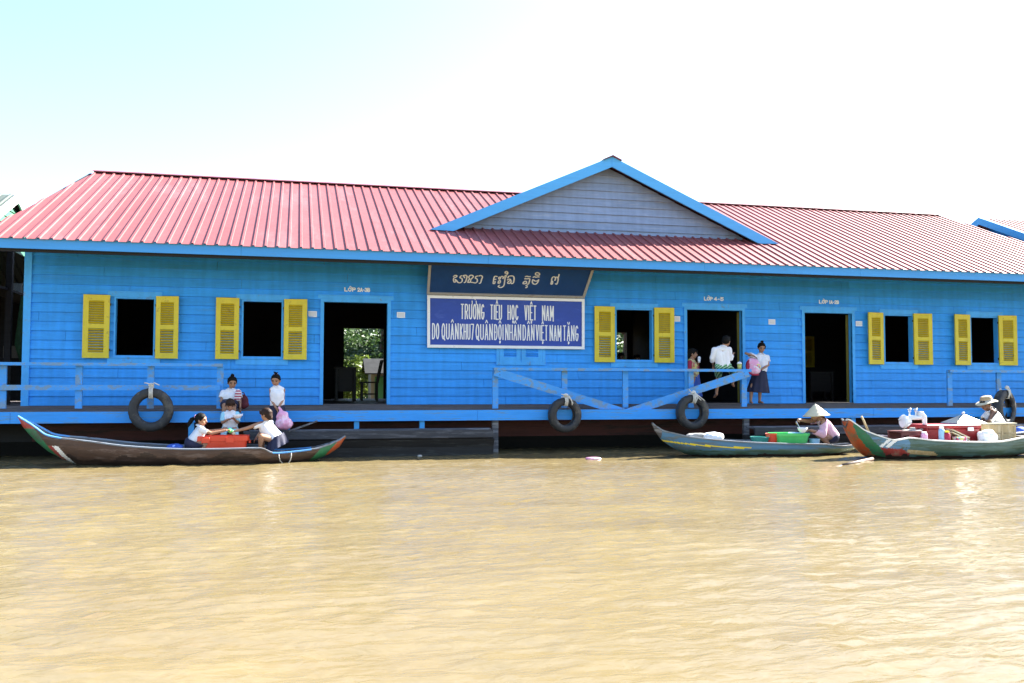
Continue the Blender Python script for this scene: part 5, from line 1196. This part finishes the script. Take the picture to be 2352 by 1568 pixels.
for p in m.v: p += V((noise.noise(p*13), noise.noise(p*13+V((7, 0, 0))), noise.noise(p*13+V((0, 7, 0)))))*.016
o = m.build('plastic_bag', M['pinkbag'], smooth=True, origin=c); tag(o, 'crinkled pink plastic bag hanging from the standing girl hands', 'bag')
# left girl in the boat
yf = -2.62
person('girl with a ponytail sitting in the brown boat left of the red crate reaching right', dict(head=A(462, 964, yf), face=V((.95, -.18, -.12)), neck=A(459, 979, yf), sl=A(463, 986, yf-.13), sr=A(456, 986, yf+.13), chestdir=V((1, 0, 0)), el=A(486, 995, yf-.12), hl=A(516, 988.5, yf-.10), er=A(482, 990, yf+.16), hr=A(515, 986, yf+.08),
    hip=A(438, 1020, yf), kl=A(474, 1013, yf-.12), kr=A(474, 1013, yf+.12), al=A(466, 1030, yf-.13), ar=A(466, 1030, yf+.13), pony=V((-.10, -.05, -.15)), fl=V((1, 0, 0)), fr=V((1, 0, 0))), style='pony', shirt='shirt', sleeve=.55, hem=.0, skirt=('wrap', 'navy'), rs=.9, curl=(.7, .7), hair='hair', skin='skin')
# right girl bending left
yi = -2.62
person('girl in white blouse and navy skirt crouching right of the red crate reaching left', dict(head=A(611, 952, yi-.04), face=V((-.8, .55, -.25)), neck=A(613.5, 967, yi), sl=A(596, 973, yi-.06), sr=A(621, 971, yi+.10), chestdir=V((-.9, .3, -.2)), el=A(566, 983.5, yi-.12), hl=A(543, 989, yi-.10), er=A(601, 990, yi+.12), hr=A(590, 1004, yi+.12),
    hip=A(633, 1006, yi), kl=A(600, 1002, yi-.16), kr=A(603, 1001, yi+.14), al=A(598, 1026, yi-.08), ar=A(603, 1026, yi+.14), fl=V((-1, 0, 0)), fr=V((-1, 0, 0))), style='bobshort', shirt='shirt', sleeve=.5, hem=.01, rs=.95, hair='hairb', curl=(.8, .4), fit=1.3,
    skirt=('flare', 'navy', A(636, 1000, yi), A(636, 1028, yi).z, .135, .23, V((.0, .0, 0))))
c = A(532, 991, -2.68); m = MB(); m.ell(c, (.045, .035, .03)); m.ell(c+V((-.03, 0, .02)), (.035, .03, .03)); o = m.remesh(.008, 2).build('snack_packet', M['green'], smooth=True, origin=c); tag(o, 'small green snack packet passed between the hands over the red crate', 'packet')
c = A(537, 995, -2.72); m = MB(); m.ell(c, (.026, .026, .026)); o = m.build('round_bun', M['straw'], smooth=True, origin=c); tag(o, 'small round white bun in the hand of the crouching girl', 'food')
# woman in the conical hat
yw = -3.02
person('woman in pink blouse and conical straw hat squatting in the blue boat with a bowl', dict(head=A(1871, 952, yw), face=V((-.85, -.3, -.5)), up=V((-.35, -.1, 1)), neck=A(1884, 966, yw), sl=A(1892, 968, yw-.15), sr=A(1886, 964, yw+.13), chestdir=V((-1, 0, -.3)), el=A(1890, 997, yw-.22), hl=A(1863, 988, yw-.22), er=A(1857, 967, yw+.12), hr=A(1834, 964, yw+.02),
    hip=A(1912, 1003, yw), kl=A(1884, 1000, yw-.12), kr=A(1880, 998, yw+.12), al=A(1900, 1016, yw-.12), ar=A(1900, 1016, yw+.12), fl=V((-1, -.1, 0)), fr=V((-1, 0, 0)), hdl=V((-1, -.1, .15)), hdr=V((-.6, -.1, -.7))), style='none', shirt='pinkc', sleeve=1.8, hem=.0, pants=('navy', 1.75), rs=1.2, hs=1.02, skin='skin', fit=1.5, curl=(.8, .9))
def hat_cone():
    ap = A(1872.5, 927, yw); cen = A(1875, 954, yw); axd = (ap-cen).normalized(); h = (ap-cen).length; e1 = axd.cross(V((0, 1, 0))).normalized(); e2 = axd.cross(e1); t = thing('conical_hat', cen, 'pale conical straw hat on the woman in pink', 'hat')
    m = MB(); n = 48
    def ring(rr, u): return [cen+axd*(h*u)+(e1*math.cos(2*PI*k/n)+e2*math.sin(2*PI*k/n))*rr for k in range(n)]
    R_ = .225; m.loft([ring(R_*(1-u)**.92+.002, u)+[] for u in (0, .06, .12, .2, .3, .4, .5, .6, .7, .8, .9, .97, 1)]+[], 0, True, True)
    for i, p in enumerate(m.v): p += axd*(.004*math.sin(i//n*2.2))
    m.build('cone', M['straw'], t, smooth=True)
    m = MB(); m.tube(ring(R_+.002, 0)+[ring(R_+.002, 0)[0]], .006, 6); m.build('brim_hoop', M['strawd'], t)
hat_cone()
bowl(1843.5, 993, yw-.26, .088, .085, 'white bowl in the hand of the woman in the conical hat')
m = MB(); c = A(1829, 968, yw); m.cap(c, c+V((.06, -.08, -.17)), .007, .006, n=8); m.ell(c+V((.065, -.085, -.19)), (.026, .022, .014)); o = m.build('ladle', M['metal'], smooth=True, origin=c); tag(o, 'thin metal ladle in the raised hand of the woman in pink', 'ladle')
# man in the straw hat
ym = -3.62
person('man in white shirt and brown straw hat sitting at the right boat stern', dict(head=A(2264, 929, ym), face=V((-.92, -.3, -.4)), up=V((-.3, 0, 1)), neck=A(2274, 942, ym), sl=A(2282, 946, ym-.18), sr=A(2276, 943, ym+.17), chestdir=V((-1, 0, -.2)), el=A(2272, 966, ym-.24), hl=A(2252, 972, ym-.12), er=A(2260, 962, ym+.20), hr=A(2246, 972, ym+.12),
    hip=A(2300, 983, ym), kl=A(2262, 986, ym-.14), kr=A(2262, 986, ym+.14), al=A(2270, 1012, ym-.14), ar=A(2270, 1012, ym+.14), fl=V((-1, 0, 0)), fr=V((-1, 0, 0))), style='short', shirt='shirt', sleeve=1.0, hem=.0, pants=('navy', 1.8), rs=1.1, hs=1.05, skin='skind', fit=1.4)
def straw_hat():
    H = A(2266, 922, ym); upv = V((-.22, 0, 1)).normalized(); e1 = V((1, 0, .22)).normalized(); e2 = V((0, 1, 0)); t = thing('straw_hat', H, 'brown banded straw hat on the man at the right', 'hat'); n = 40
    def ring(rr, z, k=0): return [H+upv*(z+k*abs(math.cos(2*PI*i/n))**2*.02)+(e1*math.cos(2*PI*i/n)*1.1+e2*math.sin(2*PI*i/n))*rr for i in range(n)]
    m = MB(); m.loft([ring(.175, -.005, -1.2), ring(.15, .004, -.4), ring(.10, .008)], 0, True, False); m.loft([ring(.175, -.012, -1.2), ring(.15, -.003, -.4), ring(.10, .002)], 0, True, False); m.build('brim', M['straw'], t, smooth=True, recalc=False)
    m = MB(); m.loft([ring(.10, .008), ring(.098, .04), ring(.088, .085), ring(.06, .10), ring(.01, .092)], 0, True, False); m.build('crown', M['strawd'], t, smooth=True)
    m = MB(); m.loft([ring(.102, .008), ring(.1005, .034), ring(.099, .034)], 0, True, False); m.build('band', M['greyfr'], t, smooth=True)
straw_hat()
# two pupils inside, seen through the window
for px_, Yq, zt, lab in ((1426, 2.4, 820, 'pupil seated indoors left behind the window beside the sign'), (1463, 2.9, 824, 'pupil seated indoors right behind the window beside the sign')):
    h = A(px_, zt, Yq); b = V((h.x, Yq, 0))
    def o(x, y, z): return V((h.x+x, Yq+y, h.z+z))
    person(lab, dict(head=h, face=V((-.3, -1, -.2)), neck=o(0, 0, -.12), sl=o(-.13, 0, -.18), sr=o(.13, 0, -.18), el=o(-.17, -.06, -.38), hl=o(-.06, -.22, -.42), er=o(.17, -.06, -.38), hr=o(.06, -.22, -.42), hip=o(0, 0, -.56), kl=o(-.1, -.36, -.56), kr=o(.1, -.36, -.56), al=o(-.1, -.36, -.84), ar=o(.1, -.36, -.84)), style='short', shirt='shirt', sleeve=.5, pants=('navy', 1.8), rs=.9, skin='skind', group=None)
# ---------------------------------------------------------------- classroom furniture seen through the doors
def bench_seats():
    c = (4.3, 2.6, FZ)
def desk(x0, x1, y0, y1, h, label):
    t = thing('school_desk', ((x0+x1)/2, (y0+y1)/2, FZ), label, 'desk', 'school desks'); m = MB(); m.box((x0-.03, y0-.03, FZ+h-.035), (x1+.03, y1+.03, FZ+h)); m.build('tabletop', M['darkw'], t)
    m = MB(); m.box((x0+.07, y0+.02, FZ+.22), (x1-.07, y0+.04, FZ+h-.04)); m.box((x0+.04, y0+.05, FZ+h-.2), (x1-.04, y1-.02, FZ+h-.18)); build_each(m, 'panel', M['darkw'], t)
    for x in (x0, x1-.06):
        for y in (y0, y1-.06): m = MB(); m.box((x, y, FZ), (x+.06, y+.06, FZ+h-.036)); m.build('leg', M['darkw'], t)
def chair(x, y, label, face=-1):
    t = thing('wooden_chair', (x, y, FZ), label, 'chair'); m = MB(); m.box((x-.22, y-.21, FZ+.42), (x+.22, y+.21, FZ+.455)); m.build('seat', M['darkw'], t)
    for dx in (-.20, .16):
        for dy in (-.2, .16):
            m = MB(); m.box((x+dx, y+dy, FZ), (x+dx+.04, y+dy+.04, FZ+.42)); m.build('leg', M['darkw'], t)
    m = MB()
    for dy in (-.18, .18): m.beam((x+.19, y+dy, FZ+.44), (x+.30, y+dy, FZ+.98), .04, .05, up=(1, 0, 0))
    for k in range(3): m.beam((x+.23+.03*k, y-.18, FZ+.60+.14*k), (x+.23+.03*k, y+.18, FZ+.60+.14*k), .02, .08, up=(.2, 0, 1))
    m.build('backrest', M['darkw'], t)
    m = MB(); m.box((x-.18, y-.19, FZ+.14), (x+.18, y-.17, FZ+.17)); m.box((x-.18, y+.17, FZ+.14), (x+.18, y+.19, FZ+.17)); build_each(m, 'stretcher', M['darkw'], t)
a, b = at(771, 850, 4.6), at(818, 850, 4.6); desk(a.x, b.x, 4.6, 5.1, .80, 'dark teacher desk seen through the left doorway')
c = at(848, 880, 4.9); chair(c.x, 4.9, 'dark wooden chair facing the desk in the left doorway')
a, b = at(1862, 880, 3.2), at(1915, 880, 3.2); desk(a.x, b.x, 3.2, 3.6, .74, 'dark school desk seen through the right doorway')
a, b = at(1640, 880, 3.5), at(1690, 880, 3.5); desk(a.x, b.x, 3.5, 3.9, .74, 'dark school desk seen through the middle doorway')
# yellow shutter panel on the back wall of the right classroom
a, b = at(1846, 772, 7.9), at(1870, 843, 7.9); s = make_shutter(b.x-a.x+.12, a.z-b.z); s.v = [Vector((a.x-.12+p.x, 7.86+p.y, b.z+p.z)) for p in s.v]; s.build('shutter', M['yellow'], school)

# ---------------------------------------------------------------- neighbouring floating houses
def house(name, label, x0, x1, ridge, eave, y0, yr, y1, wallm, roofm, bargem, wx0, wx1, wz0, gable_end, open_low=False):
    h = thing(name, ((x0+x1)/2, yr, 0), label, 'house'); sl = (ridge-eave)/(yr-y0)
    r = MB()
    def P1(x, t, k): return Vector((x, y0+(yr-y0)*t, eave+(ridge-eave)*t))+Vector((0, -sl, 1)).normalized()*k
    def P2(x, t, k): return Vector((x, y1-(y1-yr)*t, eave+(ridge-eave)*t))+Vector((0, sl, 1)).normalized()*k
    corrugated(x0, x1, P1, mb=r); corrugated(x0, x1, P2, mb=r); r.build('roof', roofm, h, recalc=False)
    gx = x1 if gable_end > 0 else x0; d = .16
    m = MB()
    for ya in (y0-.05, y1+.05):
        ex = abs(ya-yr)/abs((y0 if ya < yr else y1)-yr); za = ridge-(ridge-eave)*ex
        m.loft([[Vector((gx+dx, ya, za+.03)), Vector((gx+dx, yr, ridge+.04)), Vector((gx+dx, yr, ridge-d)), Vector((gx+dx, ya, za-d))] for dx in (-.02, .02)])
    build_each(m, 'barge_board', bargem, h)
    gw = wx1 if gable_end > 0 else wx0
    m = MB(); k = 0; z = wz0
    while z < ridge-.25:
        zt = min(z+.165, ridge-.25)
        def yr_(zz): q = max(.02, min(1, (ridge-.12-zz)/(ridge-eave))); return yr-(yr-y0-.9)*min(1, q*1.05), yr+(y1-yr-.9)*min(1, q*1.05)
        (a0, a1), (b0, b1) = yr_(z), yr_(zt); s_ = 1 if gable_end > 0 else -1
        m.loft([[Vector((gw+s_*.02, a0, z)), Vector((gw+s_*.02, a1, z)), Vector((gw, b1, zt)), Vector((gw, b0, zt))], [Vector((gw-s_*.03, a0, z)), Vector((gw-s_*.03, a1, z)), Vector((gw-s_*.03, b1, zt)), Vector((gw-s_*.03, b0, zt))]]); z = zt+.0005
    m.build('gable_wall', wallm, h)
    m = MB(); lo = 3.0 if open_low else .8
    m.box((wx0, y0+.9, lo), (wx1-.05 if gable_end > 0 else wx1, y0+.95, eave+.3)); m.box((wx0, y1-.95, .8), (wx1, y1-.9, eave+.3)); build_each(m, 'wall', M['inner'] if open_low else wallm, h)
    m = MB(); m.box((wx0-.3, y0, .55), (wx1+.6 if gable_end > 0 else wx1+.3, y1, .78)); m.build('deck', M['deck'], h)
    m = MB(); m.box((wx0, y0+.3, -.3), (wx1, y1-.3, .54)); m.build('pontoon', M['black'], h)
    for yy in (y0+.92, yr, y1-.92):
        m = MB(); m.box((gw-.06, yy-.06, .78), (gw+.06, yy+.06, wz0)); m.build('post', M['inner'] if open_low else M['beam'], h)
    return h
hl = house('neighbour_house', 'green floating house with grey roof and white barge boards at far left', -14, -5.88, 5.30, 3.35, -.3, 4.0, 8.6, M['greens'], M['greyroof'], M['white'], -13.6, -6.0, 4.1, 1, True)
m = MB(); m.box((-13.8, -.15, 3.22), (-6.0, 8.4, 3.27)); m.build('ceiling', M['inner'], hl)
m = MB(); m.box((-9.0, 5.6, .78), (-6.5, 5.66, 3.3)); m.box((-8.9, .5, .78), (-8.84, 5.6, 3.3)); build_each(m, 'inner_wall', M['inner'], hl)
def px6(x, y, Y=5.5): return at(x, y, Y)
m = MB(); a, b = px6(14, 648), px6(22, 680); m.box((a.x, 5.5, b.z), (b.x, 5.53, a.z)); a, b = px6(30, 650), px6(50, 682); m.box((a.x, 5.5, b.z), (b.x, 5.53, a.z)); build_each(m, 'lattice_panel', mat('lattice', (.42, .45, .42), .7, .5, 60), hl)
m = MB(); a, b = px6(9, 794), px6(42, 822); m.box((a.x, 5.45, b.z), (b.x, 5.48, a.z)); m.build('notice_panel', mat('dull_board', (.12, .11, .10), .8, .3, 40), hl)
m = MB(); pts = [px6(54, 680, 4.5), px6(50, 740, 4.5), px6(46, 790, 4.5), px6(52, 830, 4.5)]; m.tube(pts, [.05, .09, .11, .06], 10); m.build('curtain', mat('dark_green_cloth', (.03, .10, .05), .8, .3, 12), hl, smooth=True)
house('neighbour_house', 'blue floating house with pale pink roof showing at the far right', 18.45, 30, 5.86, 3.6, -1.2, 4.0, 9.2, M['siding'], M['roof'], M['barge'], 18.9, 29.5, 3.3, -1)

# ---------------------------------------------------------------- trees and a hut behind
M['dullroof'] = mat('dull_tin', (.045, .047, .05), .9, .2, 5, spec=.1)
def leafmat(name, c1, c2):
    m = bpy.data.materials.new(name); m.use_nodes = True; N = m.node_tree.nodes; L = m.node_tree.links; b = N['Principled BSDF']
    tc = N.new('ShaderNodeTexCoord'); n = N.new('ShaderNodeTexNoise'); n.inputs['Scale'].default_value = 2.2; n.inputs['Detail'].default_value = 4; L.new(tc.outputs['Object'], n.inputs[0])
    cr = N.new('ShaderNodeValToRGB'); cr.color_ramp.elements[0].position = .35; cr.color_ramp.elements[1].position = .65; cr.color_ramp.elements[0].color = (*c1, 1); cr.color_ramp.elements[1].color = (*c2, 1)
    L.new(n.outputs[0], cr.inputs[0]); L.new(cr.outputs[0], b.inputs['Base Color']); b.inputs['Roughness'].default_value = .45
    tr = N.new('ShaderNodeBsdfTranslucent'); L.new(cr.outputs[0], tr.inputs[0]); ad = N.new('ShaderNodeMixShader'); ad.inputs[0].default_value = .35; L.new(b.outputs[0], ad.inputs[1]); L.new(tr.outputs[0], ad.inputs[2])
    L.new(ad.outputs[0], N['Material Output'].inputs[0]); return m
LF = [leafmat('dark_leaf', (.035, .075, .022), (.07, .125, .035)), leafmat('bright_leaf', (.09, .15, .02), (.17, .23, .04))]
def tree(x, y, h, w_, kind, label, n=5200, seed=1, ls=.085):
    q = random.Random(seed); t = thing('tree', (x, y, -.3), label, 'tree', 'trees behind the school'); m = MB()
    top = Vector((x+q.uniform(-.2, .2), y, h*.72)); base = Vector((x, y, -.4))
    m.tube([base, base.lerp(top, .35)+Vector((.1, 0, 0)), base.lerp(top, .7), top], [.17, .13, .08, .03], 9); tips = []
    for k in range(11):
        p = base.lerp(top, .25+.06*k); a = q.uniform(0, 2*PI); e = p+Vector((math.cos(a)*w_*q.uniform(.45, .9), math.sin(a)*w_*q.uniform(.45, .9), h*q.uniform(.04, .24))); mid = p.lerp(e, .5)+Vector((0, 0, .15)); m.tube([p, mid, e], [.06, .04, .015], 6); tips += [mid, e]
    m.build('trunk', M['bark'], t, smooth=True)
    cl = [(Vector((x, y, h*.8)), w_*.5)]+[(p, w_*q.uniform(.22, .40)) for p in tips]+[(Vector((x+q.uniform(-1, 1)*w_, y+q.uniform(-1, 1)*w_, h*q.uniform(.12, .5))), w_*.34) for _ in range(8)]
    c = MB(); vs = []; fs = []
    for i in range(n):
        p, r = cl[q.randrange(len(cl))]; d = Vector((q.gauss(0, 1), q.gauss(0, 1), q.gauss(0, 1))).normalized()*r*(q.random()**.4); o = p+d
        if o.z < .1: continue
        a = Vector((q.gauss(0, 1), q.gauss(0, 1), q.gauss(0, .6))).normalized(); b = a.cross(Vector((q.gauss(0, 1), q.gauss(0, 1), q.gauss(0, 1)))).normalized(); s = ls*q.uniform(.6, 1.4); k = len(vs)
        vs += [o-a*s, o+b*s*.42, o+a*s, o-b*s*.42]; fs.append((k, k+1, k+2, k+3))
    c.v = vs; c.f = fs; c.m = [0]*len(fs); c.build('crown', LF[kind], t, recalc=False)
for args in ((1.0, 13.2, 4.6, 1.5, 1, 'bright yellow green bushy tree seen through the left doorway', 9000, 1), (2.9, 15.5, 5.4, 2.0, 0, 'tall dark green tree filling the view through the left doorway', 22000, 2), (12.0, 14.5, 5.2, 1.9, 0, 'leafy green tree seen through the window beside the signs', 18000, 3),
             (6.4, 17, 5.6, 2.6, 0, 'broad green tree standing behind the middle of the school', 7000, 4), (-1.8, 17, 5.2, 2.4, 0, 'broad green tree standing behind the left classroom', 6000, 5)):
    tree(*args)
a, b = at(852, 856, 11.0), at(905, 915, 11.0)
hx0, hx1, hz1 = a.x, a.x+1.5, a.z; t = thing('small_hut', ((hx0+hx1)/2, 11.6, 0), 'small pale floating hut with green door behind the chair', 'hut')
m = MB(); m.box((hx0, 11, .35), (hx1, 12.2, hz1)); m.build('wall', M['hutgrey'], t)
m = MB(); m.loft([[Vector((x, y, z)) for y, z in ((10.75, hz1-.05), (11.6, hz1+.42), (12.45, hz1-.05), (12.45, hz1-.02), (11.6, hz1+.46), (10.75, hz1-.01))] for x in (hx0-.2, hx1+.2)]); m.build('roof', M['dullroof'], t)
m = MB(); m.box((hx0+.12, 10.96, .4), (hx0+.62, 10.998, hz1-.12)); m.build('door', M['hutgreen'], t)
m = MB(); m.box((hx0-.4, 10.6, .1), (hx1+.4, 12.6, .34)); m.build('float', M['greyw'], t)
bk = MB(); bk.loft([[Vector((x, 17.5, -.4)), Vector((x, 19, .25)), Vector((x, 40, .6)), Vector((x, 40, -.6))] for x in np.linspace(-60, 80, 10)]); q = random.Random(77); vs = []; fs = []                  # far wood that reads as one mass
for i in range(42000):
    o = Vector((q.uniform(-14, 34), q.uniform(22, 29), 0)); hh = 4.6+.9*noise.noise(Vector((o.x*.35, 0, 3)))+.5*noise.noise(Vector((o.x*1.1, 2, 0))); o.z = hh*q.random()**.7
    o.y += .6*noise.noise(o*.8); a = Vector((q.gauss(0, 1), q.gauss(0, 1), q.gauss(0, .6))).normalized(); b = a.cross(Vector((q.gauss(0, 1), q.gauss(0, 1), q.gauss(0, 1)))).normalized(); s = .17*q.uniform(.6, 1.4); k = len(vs)
    vs += [o-a*s, o+b*s*.45, o+a*s, o-b*s*.45]; fs.append((k, k+1, k+2, k+3))
c = MB(); c.v = vs; c.f = fs; c.m = [0]*len(fs); o = c.build('far_wood', LF[0], recalc=False); o['kind'] = 'stuff'
o = bk.build('muddy_ground', M['mud']); o['kind'] = 'structure'
